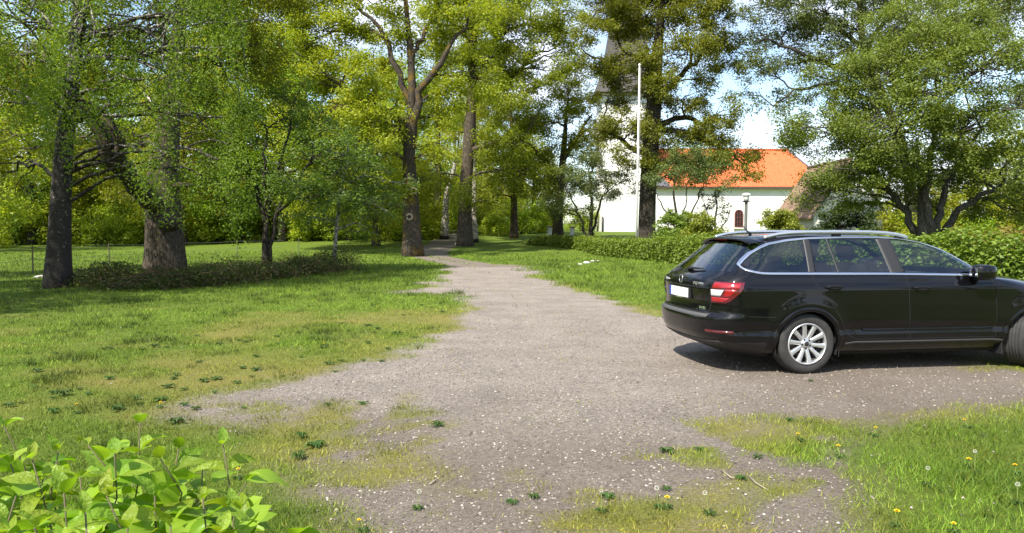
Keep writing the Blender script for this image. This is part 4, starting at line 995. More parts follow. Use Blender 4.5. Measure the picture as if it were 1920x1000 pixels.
# ------------------------------------------------------------------ flagpole, lamp post, fence, stones
WHITEP = simple('white_gloss_paint', (0.80, 0.79, 0.76), 0.35, noise=.05)
p = at(1193, 438, 45); q = at(1199, 125, 45)
fz = H1(p[0], 45)
fp = thing('flagpole', 'tall bare white flagpole in front of the church tower', 'flagpole', (p[0], 45, fz))
dx = q[0] - p[0]; hh_ = q[2] - fz
MB().tube([(0, 0, -.1), (dx * .5, 0, hh_ * .5), (dx, 0, hh_)], [.066, .056, .038], 10).build('pole', WHITEP, fp, True)
MB().lathe([(.001, hh_ + .18), (.055, hh_ + .15), (.075, hh_ + .08), (.05, hh_ + .02), (.001, hh_)], 12, c=(dx, 0, 0)).build('finial', WHITEP, fp, True)
MB().tube([(.09, -.09, .6), (.09 + dx * .5, -.10, hh_ * .5), (dx + .06, -.07, hh_ - .1)], .008, 4).build('halyard', simple('halyard_rope', (.6, .58, .52), .9), fp)
MB().box((-.16, -.13, -.1), (-.09, .13, 1.1)).build('tabernacle', DARKMET, fp); MB().box((.095, -.13, -.1), (.165, .13, 1.1)).build('tabernacle', DARKMET, fp)

p = at(1398, 440, 40); lz = H1(p[0], 40); zt = at(1398, 362, 40)[2] - lz
lp = thing('lamp_post', 'dark lamp post with white mushroom lantern in front of the nave window', 'street lamp', (p[0], 40, lz))
MB().lathe([(.10, -.1), (.10, .5), (.085, .55), (.085, zt - .5)], 12).build('post', simple('grey_steel_post', (.11, .11, .105), .5, noise=.2), lp, True)
MB().lathe([(.09, zt - .5), (.20, zt - .46), (.21, zt - .42), (.10, zt - .40)], 16).build('collar', DARKMET, lp, True)
MB().lathe([(.10, zt - .405), (.13, zt - .38), (.16, zt - .22), (.15, zt - .12)], 16).build('globe', simple('opal_lamp_glass', (.72, .72, .68), .25), lp, True)
MB().lathe([(.24, zt - .13), (.22, zt - .07), (.12, zt - .01), (.001, zt)], 16).build('hat', simple('pale_lamp_hat', (.55, .56, .54), .4), lp, True)

fence = thing('wire_fence', 'thin wire fence on slim posts crossing the meadow on the left', 'fence', (0, 0, 0))
fpts = [(-80, 528), (62, 517), (205, 502), (330, 492), (445, 484), (560, 477)]
FP = [ground_at(a, b) for a, b in fpts]
POSTM = simple('grey_fence_post', (.11, .095, .075), .9)
for P_ in FP:
    MB().tube([(P_[0], P_[1], P_[2] - .1), (P_[0], P_[1], P_[2] + .95)], .020, 6).build('post', POSTM, fence)
WIREM = simple('galvanised_wire', (.32, .32, .31), .5, metal=.6)
for hz in (.5, .88):
    pts = []
    for a, b in zip(FP[:-1], FP[1:]):
        for t_ in np.linspace(0, 1, 5)[:-1]: pts.append(a + (b - a) * t_ + np.array([0, -.03, hz - .05 * math.sin(math.pi * t_)]))
    MB().tube(pts, .006, 4).build('wire', WIREM, fence)

STONE = simple('pale_granite', (0.46, 0.44, 0.40), .9, noise=.25, nscale=9, bump=.5, bscale=12)
def stone(name, label, P_, r, seed, flat=.55, group=None):
    bm = bmesh.new(); bmesh.ops.create_icosphere(bm, subdivisions=2, radius=1)
    rg = np.random.default_rng(seed); ax = rg.normal(0, 1, (5, 3))
    for v in bm.verts:
        k = 1 + .13 * sum(math.sin(2.2 * float(np.dot(a, v.co)) + i) for i, a in enumerate(ax)) / 2
        v.co = Vector((v.co.x * r * k * 1.25, v.co.y * r * k, v.co.z * r * k * flat))
    me = bpy.data.meshes.new(name); bm.to_mesh(me); bm.free()
    o = obj(name, me, STONE, label=label, cat='stone', group=group)
    o.location = (P_[0], P_[1], P_[2] + r * flat * .35); o.rotation_euler = (0, 0, rg.uniform(0, 6)); return o
stone('stone', 'pale stone at the foot of the tall straight oak', ground_at(864, 460) - np.array([0, .6, 0]), .32, 1)
for i, (a, b, r_) in enumerate([(1088, 497, .10), (1100, 494, .16), (1112, 491, .12), (1121, 490, .08), (1066, 501, .05)]):
    stone('stone', 'white stone in the small cluster on the grass before the hedge', ground_at(a, b), r_, 10 + i, .45, 'white stones on the grass')
stone('stone', 'pale stone lying in the meadow by the left birch trunk', ground_at(76, 522), .2, 30, .35)

# ------------------------------------------------------------------ the car (u: rear axle -> front, v: to its right side, z up)
CARP, CARA = (2.904, 8.512), 0.1704
def paint_mat():
    m, n, b = new_mat('black_car_paint'); nn = n.nodes; l = n.links
    b.inputs['Base Color'].default_value = (0.0022, 0.0022, 0.0034, 1); b.inputs['Roughness'].default_value = .5; b.inputs['Specular IOR Level'].default_value = .05; b.inputs['Coat IOR'].default_value = 1.42
    b.inputs['Coat Weight'].default_value = 1.0; b.inputs['Coat Roughness'].default_value = .035
    # road dust towards the sills
    t = nn.new('ShaderNodeTexCoord'); sx = nn.new('ShaderNodeSeparateXYZ'); l.new(t.outputs['Object'], sx.inputs['Vector'])
    x = nn.new('ShaderNodeTexNoise'); x.inputs['Scale'].default_value = 3; x.inputs['Detail'].default_value = 7; l.new(t.outputs['Object'], x.inputs['Vector'])
    mr = nn.new('ShaderNodeMapRange'); mr.inputs['From Min'].default_value = .80; mr.inputs['From Max'].default_value = .22; mr.inputs['To Max'].default_value = .012
    l.new(sx.outputs['Z'], mr.inputs['Value'])
    mu = nn.new('ShaderNodeMath'); mu.operation = 'MULTIPLY'; l.new(mr.outputs['Result'], mu.inputs[0]); l.new(x.outputs['Fac'], mu.inputs[1])
    d = nn.new('ShaderNodeBsdfDiffuse'); d.inputs['Color'].default_value = (.23, .20, .16, 1)
    ms = nn.new('ShaderNodeMixShader'); l.new(mu.outputs['Value'], ms.inputs['Fac']); l.new(b.outputs['BSDF'], ms.inputs[1]); l.new(d.outputs['BSDF'], ms.inputs[2])
    l.new(ms.outputs['Shader'], nn['Material Output'].inputs['Surface'])
    return m
def pane_mat(name, tint):
    m, n, b = new_mat(name); nn = n.nodes; l = n.links
    nn.remove(b)
    tr = nn.new('ShaderNodeBsdfTransparent'); tr.inputs['Color'].default_value = (*tint, 1)
    gl = nn.new('ShaderNodeBsdfGlossy'); gl.inputs['Roughness'].default_value = .015; gl.inputs['Color'].default_value = (.92, .95, 1, 1)
    lw = nn.new('ShaderNodeLayerWeight'); lw.inputs['Blend'].default_value = .5
    pw = nn.new('ShaderNodeMath'); pw.operation = 'POWER'; pw.inputs[1].default_value = 4.0; l.new(lw.outputs['Facing'], pw.inputs[0])
    ad = nn.new('ShaderNodeMath'); ad.operation = 'MULTIPLY_ADD'; ad.inputs[1].default_value = .9; ad.inputs[2].default_value = .085; l.new(pw.outputs['Value'], ad.inputs[0])
    ms = nn.new('ShaderNodeMixShader'); l.new(ad.outputs['Value'], ms.inputs['Fac']); l.new(tr.outputs['BSDF'], ms.inputs[1]); l.new(gl.outputs['BSDF'], ms.inputs[2])
    l.new(ms.outputs['Shader'], nn['Material Output'].inputs['Surface'])
    return m
PAINT = paint_mat()
GLASS = pane_mat('tinted_front_glass', (.78, .85, .84)); GLASSD = pane_mat('privacy_glass', (.40, .46, .46))
CHROME = simple('satin_chrome', (.80, .80, .82), .16, metal=1)
ALU = simple('satin_rail_aluminium', (.62, .64, .67), .30, metal=.85)
RUBBER = simple('tyre_rubber', (.030, .029, .028), .85, noise=.3, nscale=14)
BLKPL = simple('black_trim_plastic', (.016, .016, .017), .55)
GREYPLS = simple('grey_bumper_pad', (.075, .075, .078), .5)
ALLOY = simple('silver_alloy', (.60, .61, .62), .34, metal=.75)
DARKIN = simple('dark_interior_cloth', (.020, .020, .022), .9)
MATTE = simple('wheel_housing_black', (.006, .006, .006), .95)
REDL = simple('red_lamp_lens', (.26, .005, .008), .10, coat=1)
REDD = simple('dark_red_lamp_lens', (.085, .003, .005), .10, coat=1)
CLEARL = simple('clear_lamp_lens', (.48, .48, .49), .12, coat=1)
PLATEW = simple('number_plate_white', (.82, .82, .80), .4)
PLATEB = simple('number_plate_blue', (.02, .06, .42), .4)
LETTER = simple('badge_chrome', (.72, .72, .74), .25, metal=.8)
GREENB = simple('badge_green_chrome', (.40, .52, .34), .3, metal=.5)

def sm(zs, vs_, z, k=.012):
    z = np.asarray(z, float); t = 0
    for o_, w_ in ((-1.5, .12), (-.75, .23), (0, .30), (.75, .23), (1.5, .12)): t = t + w_ * np.interp(z + o_ * k, zs, vs_)
    return t
_UR = ([.17, .22, .27, .33, .40, .47, .545, .575, .60, .615, .63, .72, .86, .92, .96, 1.0, 1.03, 1.06, 1.20, 1.33, 1.37, 1.40, 1.43, 1.45, 1.462],
       [-.66, -.80, -.93, -1.02, -1.065, -1.08, -1.085, -1.083, -1.075, -1.035, -1.025, -1.02, -1.035, -1.03, -1.01, -.97, -.925, -.885, -.73, -.575, -.53, -.47, -.30, .10, .45])
_UF = ([.17, .25, .32, .45, .60, .68, .78, .86, .92, .96, .985, 1.005, 1.02, 1.135, 1.285, 1.36, 1.40, 1.43, 1.45, 1.462],
       [3.10, 3.40, 3.55, 3.60, 3.59, 3.54, 3.42, 3.26, 3.04, 2.84, 2.64, 2.46, 2.38, 2.19, 1.92, 1.70, 1.50, 1.22, .88, .55])
_W = ([.17, .22, .27, .30, .33, .36, .405, .43, .47, .50, .55, .70, .84, .885, .91, .935, .97, 1.01, 1.04, 1.20, 1.36, 1.40, 1.42, 1.435, 1.448, 1.457, 1.462],
      [.70, .79, .835, .852, .870, .874, .880, .868, .866, .884, .893, .903, .906, .905, .898, .884, .874, .862, .845, .760, .668, .642, .622, .590, .51, .36, .04])
_LR = ([.17, .4, .6, .95, 1.05, 1.3, 1.42, 1.462], [.45, .42, .40, .40, .36, .34, .40, .2])
_LF = ([.17, .5, .7, .9, 1.0, 1.05, 1.3, 1.43, 1.462], [.70, .72, .75, .85, .7, .48, .42, .40, .15])
PR, PF = 2.7, 2.25
def ring_par(z):
    return sm(*_UR, z), sm(*_UF, z), sm(*_W, z, .006), np.interp(z, *_LR), np.interp(z, *_LF)
def plan(u, z):
    s = 1 - .030 * np.clip((1.1 - u) / 2.1, 0, 1.2) ** 2 - .020 * np.clip((u - 1.1) / 2.4, 0, 1.2) ** 2
    fl = 0
    for uw in (0.0, 2.686):      # flared wheel arches
        d = np.hypot(u - uw, z - .31); fl = fl + .016 * np.exp(-((d - .40) / .09) ** 2)
    return s, fl
def side_y(u, z):
    u = np.asarray(u, float); z = np.broadcast_to(np.asarray(z, float), u.shape)
    ur, uf, W_, lr, lf = ring_par(z)
    tr_ = np.clip((u - ur) / lr, 0, 1); tf_ = np.clip((uf - u) / lf, 0, 1)
    k = (1 - (1 - tr_) ** PR) ** (1 / PR) * (1 - (1 - tf_) ** PF) ** (1 / PF)
    s, fl = plan(u, z); return W_ * k * s + fl * (k > .9)
def rear_u(y, z):
    y = np.abs(np.asarray(y, float)); z = np.broadcast_to(np.asarray(z, float), y.shape)
    ur, uf, W_, lr, lf = ring_par(z); s, fl = plan(ur + .2, z)
    q = np.clip(y / (W_ * s), 0, .9999)
    return ur + lr * (1 - (1 - q ** PR) ** (1 / PR))
def inpoly(x, y, P): return poly_sd(x, y, np.asarray(P, float)) > 0
# window outlines in (u, z) : bottom edge, top edge as functions of u
ZB = ([-.70, -.60, -.50, -.40, .9, 1.85, 2.2], [1.105, 1.068, 1.050, 1.047, 1.040, 1.022, 1.006])
ZT = ([-.70, -.64, -.55, -.44, -.34, -.14, .13, .55, .93, 1.20, 1.42, 1.67, 1.94, 2.08, 2.2], [1.11, 1.17, 1.24, 1.30, 1.34, 1.376, 1.400, 1.412, 1.412, 1.400, 1.367, 1.285, 1.135, 1.045, .99])
zb = lambda u: np.interp(u, *ZB); zt_ = lambda u: np.interp(u, *ZT)
PANES = {'rr': ((-.645, .012), (-.645, .055)), 'rq': ((.095, .345), (.135, .315)), 'rd': ((.365, .945), (.335, .925)), 'fd': ((1.125, 2.02), (1.045, 2.02))}
def pane_grid(key, nu=26, nz=9, off=0.0, sgn=1, mb_=0.012, mt_=0.014):
    (a0, b0), (a1, b1) = PANES[key]
    r = np.linspace(0, 1, nz)[:, None]; c = np.linspace(0, 1, nu)[None]
    u = (a0 + (a1 - a0) * r) * (1 - c) + (b0 + (b1 - b0) * r) * c
    lo = zb(u) + mb_; hi = np.maximum(zt_(u) - mt_, lo + .004)
    z = lo * (1 - r) + hi * r
    return np.stack([u, sgn * (side_y(u, z) + off), z], -1)
def pane_poly(key):
    G = pane_grid(key); return np.concatenate([G[0, :, [0, 2]].T, G[1:-1, -1][:, [0, 2]], G[-1, ::-1][:, [0, 2]], G[-2:0:-1, 0][:, [0, 2]]])
RW = [(-.715, 1.062), (.715, 1.062), (.595, 1.345), (-.595, 1.345)]     # rear screen in (y,z)

def build_car():
    root = thing('estate_car', 'black estate car parked on the gravel, seen from its right rear corner', 'car', (CARP[0], CARP[1], 0.004), CARA)
    # ring mesh; local y is to the left in Blender, v is to the right: y = -v
    zs = np.concatenate([np.linspace(.17, .36, 17), np.linspace(.372, .56, 15), np.linspace(.572, .64, 9), np.linspace(.655, .96, 22), np.linspace(.972, 1.06, 8), np.linspace(1.075, 1.39, 24), np.linspace(1.398, 1.462, 16)])
    nR, nS, nF = 28, 160, 20
    rings = []; UV = []
    for z in zs:
        ur, uf, W_, lr, lf = [float(t) for t in ring_par(z)]
        if uf - lf < ur + lr + .05: k = (uf - ur - .05) / (lr + lf); lr *= k; lf *= k
        ph = np.linspace(0, math.pi / 2, nR) ** 1.0
        u1 = ur + lr * (1 - np.cos(ph) ** (2 / PR)); y1 = W_ * np.sin(ph) ** (2 / PR)
        u2 = np.linspace(ur + lr, uf - lf, nS + 2)[1:-1]; y2 = np.full(nS, W_)
        p2 = np.linspace(math.pi / 2, 0, nF)
        u3 = uf - lf * (1 - np.cos(p2) ** (2 / PF)); y3 = W_ * np.sin(p2) ** (2 / PF)
        u = np.concatenate([u1, u2, u3]); y = np.concatenate([y1, y2, y3])
        s, fl = plan(u, z); kk = np.concatenate([y1 / W_, np.ones(nS), y3 / W_])
        y = y * s + fl * (kk > .9)
        full_u = np.concatenate([u, u[-2:0:-1]]); full_v = np.concatenate([y, -y[-2:0:-1]])
        rings.append(np.stack([full_u, -full_v, np.full(len(full_u), z)], -1))
    R_ = np.array(rings); n, m, _ = R_.shape
    i, j = np.meshgrid(np.arange(n - 1), np.arange(m), indexing='ij'); j2 = (j + 1) % m
    F = np.stack([i * m + j, (i + 1) * m + j, (i + 1) * m + j2, i * m + j2], -1).reshape(-1, 4)
    V = R_.reshape(-1, 3); C = V[F].mean(1); u, v, z = C[:, 0], -C[:, 1], C[:, 2]
    keep = np.ones(len(F), bool)
    for uw in (0.0, 2.686):
        keep &= ~((np.hypot(u - uw, z - .31) < .352) & (np.abs(v) > .60))
    keep &= ~((z < .31) & (np.abs(v) > .5) & ((np.abs(u) < .352) | (np.abs(u - 2.686) < .352)))
    for k in PANES: keep &= ~(inpoly(u, z, pane_poly(k)) & (np.abs(v) > .45))
    keep &= ~(inpoly(v, z, RW) & (u < -.40))
    ws = (z > 1.05) & (z < 1.36) & (u > 1.35) & (np.abs(v) < (side_y(u * 0 + .9, z) - .09)) & (u > np.interp(z, *_UF) - .30)
    keep &= ~ws
    top = np.arange(m) + (n - 1) * m; bot = np.arange(m)
    V = np.concatenate([V, [[.5, 0, 1.463], [1.2, 0, .16]]]); ct, cbm = len(V) - 2, len(V) - 1
    T3 = np.concatenate([np.stack([top, np.full(m, ct), np.roll(top, -1)], -1), np.stack([bot, np.roll(bot, -1), np.full(m, cbm)], -1)])
    me = mesh_np('body', V, [F[keep], T3], True)
    me.materials.append(PAINT); me.materials.append(BLKPL); me.materials.append(MATTE)
    zc = np.concatenate([z[keep], np.full(m, 1.46), np.full(m, .16)])
    uc = np.concatenate([u[keep], np.zeros(2 * m)])
    mi = np.where(zc < .20, 2, np.where((zc < .335) & (uc < -.45), 1, 0)).astype(np.int32)
    me.polygons.foreach_set('material_index', mi)
    body = obj('body', me, None, root)

    def patch(name, G, mat, parent=root, flip=False, **k):
        G = np.asarray(G); G = np.stack([G[..., 0], -G[..., 1], G[..., 2]], -1)
        if flip: G = G[:, ::-1]
        return MB().grid(G).build(name, mat, parent, True, **k)
    def wrap_side(us, zz, off, sgn=1):
        us = np.asarray(us, float); zz = np.asarray(zz, float); return np.stack([us, sgn * (side_y(us, zz) + off), zz], -1)
    def strip(path, half, off, sgn=1):
        """raised band of half-width along a (u,z) path on the side"""
        P = np.asarray(path, float); T = np.gradient(P, axis=0); T /= np.linalg.norm(T, axis=1)[:, None] + 1e-9
        Nn = np.stack([-T[:, 1], T[:, 0]], -1)
        rows = []
        for k, o_ in ((-1.05, -.004), (-1, off * .8), (-.5, off), (.5, off), (1, off * .8), (1.05, -.004)):
            Q = P + Nn * half * k; rows.append(np.stack([Q[:, 0], sgn * (side_y(Q[:, 0], Q[:, 1]) + o_), Q[:, 1]], -1))
        return np.array(rows)
    def dense(pts, n=60):
        P = np.asarray(pts, float); s = np.concatenate([[0], np.cumsum(np.linalg.norm(np.diff(P, axis=0), axis=1))]); t = np.linspace(0, s[-1], n)
        return np.stack([np.interp(t, s, P[:, 0]), np.interp(t, s, P[:, 1])], -1)
    for sgn in (1, -1):
        # panes
        for key, mat, nm in (('rr', GLASSD, 'quarter_window'), ('rq', GLASSD, 'door_quarter_light'), ('rd', GLASSD, 'rear_door_window'), ('fd', GLASS, 'front_door_window')):
            patch(nm, pane_grid(key, off=.0015, sgn=sgn, mb_=.0, mt_=.0), mat, flip=sgn < 0)
        # chrome surround: lower line and upper arc
        lo = [(x, float(zb(x)) - .006) for x in np.linspace(-.665, 2.13, 60)]
        hi = [(x, float(zt_(x)) + .004) for x in np.concatenate([np.linspace(-.69, -.3, 22), np.linspace(-.28, 2.12, 60)])]
        loop = dense(list(reversed(lo)) + [(-.69, 1.112)] + hi, 170)
        patch('window_chrome_trim', strip(loop, .0105, .007, sgn), CHROME, flip=sgn < 0)
        # black pillars
        for (u0, u1, w_) in ((.053, .092, .036), (.327 + .028, .327, .011), (1.030, .985, .082)):
            path = dense([(u0, float(zb(u0)) + .008), (u1, float(zt_(u1)) - .008)], 14)
            patch('window_pillar', strip(path, w_, .004, sgn), BLKPL, flip=sgn < 0)
        # shut lines
        gaps = [[(.045, 1.03), (.05, .97), (.10, .90), (.185, .80), (.27, .70), (.345, .58), (.41, .47), (.47, .385), (.55, .352)], [(1.115, 1.025), (1.13, .8), (1.16, .5), (1.175, .35)],
                [(2.13, .985), (2.16, .9), (2.20, .6), (2.205, .355)], [(.55, .350), (1.2, .347), (2.19, .345)], [(-.66, .605), (-.50, .600), (-.37, .595)]]
        for gpt in gaps: patch('shut_line', strip(dense(gpt, 40), .0035, .0012, sgn), MATTE, flip=sgn < 0)
        # grey sill strip, door crease moulding
        patch('sill_strip', strip(dense([(.42, .305), (.55, .318), (1.3, .316), (2.2, .314), (2.33, .30)], 50), .010, .006, sgn), GREYPLS, flip=sgn < 0)
        patch('door_moulding', strip(dense([(.62, .452), (.75, .448), (1.6, .445), (2.05, .446), (2.16, .450)], 50), .013, .010, sgn), PAINT, flip=sgn < 0)
        # handles
        for uh, zh in ((.27, .895), (1.27, .880)):
            hp = MB()
            us = np.linspace(uh - .105, uh + .105, 11); zc_ = zh + .012 * np.cos(np.linspace(-1.2, 1.2, 11))
            rise = .036 * np.sin(np.linspace(0, math.pi, 11)) ** .45
            P_ = np.stack([us, -sgn * (side_y(us, zc_) + rise), zc_], -1)
            hp.tube(P_, np.array([.006] + [.013] * 9 + [.006]), 8)
            h_ = hp.build('door_handle', PAINT, root, True)
            patch('handle_recess', wrap_side(*np.meshgrid(np.linspace(uh - .07, uh + .07, 8), np.linspace(zh - .028, zh + .026, 5)), .0012, sgn), MATTE, h_, flip=sgn < 0)
        # arch lips and housings
        for uw, nm in ((0.0, 'rear'), (2.686, 'front')):
            a = np.linspace(math.radians(-14), math.radians(194), 46)
            rows = []
            for r_, o_ in ((.338, -.035), (.340, .004), (.350, .012), (.372, .012), (.388, .0)):
                uu = uw + r_ * np.cos(a); zz = np.maximum(.31 + r_ * np.sin(a), .19); rows.append(wrap_side(uu, zz, o_, sgn))
            patch('arch_lip', rows, PAINT, flip=sgn > 0)
            hm = MB(); a2 = np.linspace(math.radians(-20), math.radians(200), 30)
            G = np.array([[(uw + .352 * math.cos(t), -sgn * y_, max(.19, .31 + .352 * math.sin(t))) for t in a2] for y_ in (.86, .55)])
            hm.grid(G); ctr = [(uw, -sgn * .55, .31)]
            b0_ = hm.n; hm.add(np.concatenate([G[1], ctr]), [(q, q + 1, 30) for q in range(29)])
            hm.build('wheel_housing', MATTE, root, True)
        # roof rail
        us = np.array([-.36, -.30, -.20, -.05, .15, .5, .85, 1.05, 1.18, 1.27, 1.33]); zr = np.array([1.405, 1.420, 1.442, 1.458, 1.466, 1.470, 1.468, 1.460, 1.446, 1.428, 1.412])
        P_ = np.stack([us, -sgn * np.interp(us, [-.36, .5, 1.33], [.585, .602, .590]), zr], -1)
        t = np.linspace(0, 1, 40); s_ = np.linspace(0, 1, len(us)); P_ = np.stack([np.interp(t, s_, P_[:, k]) for k in range(3)], -1)
        rail = MB().tube(P_, np.concatenate([[.010], np.full(38, .0195), [.010]]), 8).build('roof_rail', ALU, root, True)
        for uf_ in (-.27, .48, 1.23): MB().box((uf_ - .05, -sgn * .585 - .012, 1.385), (uf_ + .05, -sgn * .585 + .012, 1.46 if uf_ == .48 else 1.425)).build('rail_foot', BLKPL, rail)
        # tail lamp wrapped round the corner
        def arc(z, y0_, u_end, nn_, off):
            ur, uf, W_, lr, lf = [float(t_) for t_ in ring_par(z)]
            # param by angle
            s, fl = plan(ur + .3, z); W2 = W_ * float(s)
            p0 = math.asin(min(1, (y0_ / W2)) ** (PR / 2)); tau = min(.97, (u_end - ur) / lr); p1 = math.acos((1 - tau) ** (PR / 2))
            ph = np.linspace(p0, p1, nn_); uu = ur + lr * (1 - np.cos(ph) ** (2 / PR)); yy = W2 * np.sin(ph) ** (2 / PR)
            du = np.gradient(uu); dy = np.gradient(yy); l_ = np.hypot(du, dy) + 1e-9
            return np.stack([uu - dy / l_ * off, sgn * (yy + du / l_ * off), np.full(nn_, z)], -1)
        def lamp(name, mat, z0, z1, y0f, u1f, off, parent, nz=8, nn_=16):
            zz = np.linspace(z0, z1, nz); rows = []
            rows.append(arc(z0, y0f(z0), u1f(z0), nn_, -.004))
            for z_ in zz: rows.append(arc(z_, y0f(z_), u1f(z_), nn_, off))
            rows.append(arc(z1, y0f(z1), u1f(z1), nn_, -.004))
            G = np.array(rows)
            for e in (0, -1):           # close the ends
                pass
            return patch(name, G, mat, parent, flip=sgn < 0)
        le = lambda z_: np.interp(z_, [.725, .80, .955], [.635, .640, .660])
        re_ = lambda z_: np.interp(z_, [.725, .76, .87, .955], [-.875, -.835, -.735, -.700])
        L_ = lamp('tail_lamp', REDD, .728, .955, le, re_, .010, root)
        lamp('clear_lens', CLEARL, .805, .872, lambda z_: .648 + 0 * z_, lambda z_: np.interp(z_, [.805, .872], [-.905, -.885]), .0145, L_, 5, 10)
        lamp('red_light_guide', REDL, .885, .945, lambda z_: le(z_) + .012, lambda z_: re_(z_) - .035, .0140, L_, 4, 14)
        lamp('red_light_guide', REDL, .742, .792, lambda z_: le(z_) + .012, lambda z_: re_(z_) - .035, .0140, L_, 4, 14)
        lamp('red_light_guide', REDL, .795, .882, lambda z_: np.interp(z_, [.795, .882], [.775, .80]), lambda z_: re_(z_) - .055, .0142, L_, 5, 8)
        lamp('bumper_reflector', REDD, .425, .452, lambda z_: .60 + 0 * z_, lambda z_: -.80 + 0 * z_, .006, root, 3, 16)
        # mirror
        mm = bmesh.new(); bmesh.ops.create_cube(mm, size=1)
        bmesh.ops.subdivide_edges(mm, edges=mm.edges[:], cuts=3, use_grid_fill=True)
        for vv in mm.verts:
            c_ = vv.co; q = Vector(c_).normalized() * .62; p_ = c_.lerp(q, .55)
            uu = 1.93 + p_.x * .20 + .05 * abs(p_.y); vv.co = Vector((uu, -sgn * (.965 + p_.y * .17), 1.05 + p_.z * .15))
        mme = bpy.data.meshes.new('wing_mirror'); mm.to_mesh(mme); mm.free()
        for pg in mme.polygons: pg.use_smooth = True
        mi_ = obj('wing_mirror', mme, PAINT, root)
        MB().tube([(1.93, -sgn * .80, .985), (1.93, -sgn * .90, .995), (1.935, -sgn * .95, 1.02)], [.035, .028, .03], 8).build('mirror_stalk', BLKPL, mi_, True)
        MB().box((1.832, -sgn * .965 - .055, 1.00), (1.838, -sgn * .965 + .055, 1.10)).build('mirror_glass', simple('mirror_glass', (.75, .78, .8), .03, metal=1), mi_, bevel=.002)
        # mudflap, front seats
        MB().box((2.30, -sgn * .86, .15), (2.315, -sgn * .68, .40)).build('mudflap', BLKPL, root, bevel=.004)
        MB().box((.372, -sgn * .84, .17), (.38, -sgn * .70, .36)).build('mudflap', BLKPL, root, bevel=.003)
        st = MB().box((.95, -sgn * .36 - .24, .42), (1.45, -sgn * .36 + .24, .60)).build('front_seat', DARKIN, root, bevel=.06)
        bk = MB(); bk.box((.0, -.23, 0), (.14, .23, .58)); b_ = bk.build('seat_back', DARKIN, st, bevel=.06); b_.location = (.90, -sgn * .36, .55); b_.rotation_euler = (0, math.radians(-18), 0)
        hr = MB().box((.02, -.13, .62), (.11, .13, .80)).build('headrest', DARKIN, st, bevel=.04); hr.location = (.90, -sgn * .36, .55); hr.rotation_euler = (0, math.radians(-18), 0)
        h2 = MB().box((-.14, -sgn * .36 - .12, 1.07), (-.06, -sgn * .36 + .12, 1.20)).build('headrest', DARKIN, root, bevel=.03)
    for sgn in (1, -1):
        G = []
        for z_ in np.linspace(.66, .79, 6):
            ur, uf, W_, lr, lf = [float(t) for t in ring_par(z_)]; q = np.linspace(.52, .97, 14)
            uu = uf - lf * (1 - (1 - q ** PF) ** (1 / PF)); G.append(np.stack([uu + .006, sgn * q * W_ * .985, np.full(14, z_)], -1))
        patch('headlamp', G, CLEARL, flip=sgn > 0)
    G = []
    for z_ in np.linspace(.58, .76, 5):
        ur, uf, W_, lr, lf = [float(t) for t in ring_par(z_)]; q = np.linspace(-.48, .48, 14); uu = uf - lf * (1 - (1 - np.abs(q) ** PF) ** (1 / PF)); G.append(np.stack([uu + .006, q * W_ * .985, np.full(14, z_)], -1))
    patch('grille', G, BLKPL)
    rs = MB().box((-.20, -.66, .50), (-.02, .66, 1.06)).build('rear_bench', DARKIN, root, bevel=.06)
    MB().box((1.75, -.70, .70), (2.05, .70, 1.0)).build('dashboard', DARKIN, root, bevel=.06)
    sw = MB().tube([(1.62 + .06 * math.sin(a), .36 + .18 * math.cos(a), .98 + .17 * math.sin(a)) for a in np.linspace(0, 2 * math.pi, 28)], .014, 6).build('steering_wheel', DARKIN, root, True)
    MB().box((-.85, -.74, .36), (1.9, .74, .42)).build('cabin_floor', DARKIN, root)
    MB().box((-.82, -.70, .93), (-.24, .70, .95)).build('parcel_cover', DARKIN, root)
    # windscreen
    zz = np.linspace(1.035, 1.372, 9); G = []
    for z_ in zz:
        ur, uf, W_, lr, lf = [float(t) for t in ring_par(z_)]; q = np.linspace(-.93, .93, 20); 
        uu = uf - lf * (1 - (1 - np.abs(q) ** PF) ** (1 / PF)); G.append(np.stack([uu + .002, q * W_ * .975, np.full(20, z_)], -1))
    patch('windscreen', G, GLASS)
    # rear screen
    G = []
    for t in np.linspace(0, 1, 10):
        z_ = 1.055 + .297 * t; wv_ = .722 + (.602 - .722) * t; yy = np.linspace(-wv_, wv_, 24); G.append(np.stack([rear_u(yy, z_) - .0015, yy, np.full(24, z_)], -1))
    patch('rear_window', G, GLASSD, flip=True)
    # tailgate shut lines (on the rear face)
    def rstrip(pts, half, off, n=40):
        P = dense(pts, n); T = np.gradient(P, axis=0); T /= np.linalg.norm(T, axis=1)[:, None] + 1e-9; Nn = np.stack([-T[:, 1], T[:, 0]], -1); rows = []
        for k, o_ in ((-1.05, .003), (-1, -off), (1, -off), (1.05, .003)):
            Q = P + Nn * half * k; rows.append(np.stack([rear_u(Q[:, 0], Q[:, 1]) + o_, Q[:, 0], Q[:, 1]], -1))
        return np.array(rows)
    patch('tailgate_gap', rstrip([(-.60, .618), (.60, .618)], .005, .002), MATTE)
    for sgn in (1, -1): patch('tailgate_gap', rstrip([(sgn * .60, .618), (sgn * .625, .73), (sgn * .648, .955), (sgn * .735, 1.03)], .004, .002), MATTE)
    patch('tailgate_crease', rstrip([(-.625, .885), (-.45, .880), (.45, .880), (.625, .885)], .007, .006), PAINT)
    # grey loading sill pad on the bumper
    G = []
    for z_, k in ((.575, .004), (.582, -.006), (.606, -.006), (.616, .0)):
        yy = np.linspace(-.63, .63, 30); G.append(np.stack([rear_u(yy, z_) + k, yy, np.full(30, z_)], -1))
    patch('bumper_pad', G, GREYPLS)
    patch('lower_valance', rstrip([(-.72, .315), (-.5, .300), (.5, .300), (.72, .315)], .030, .010), BLKPL)
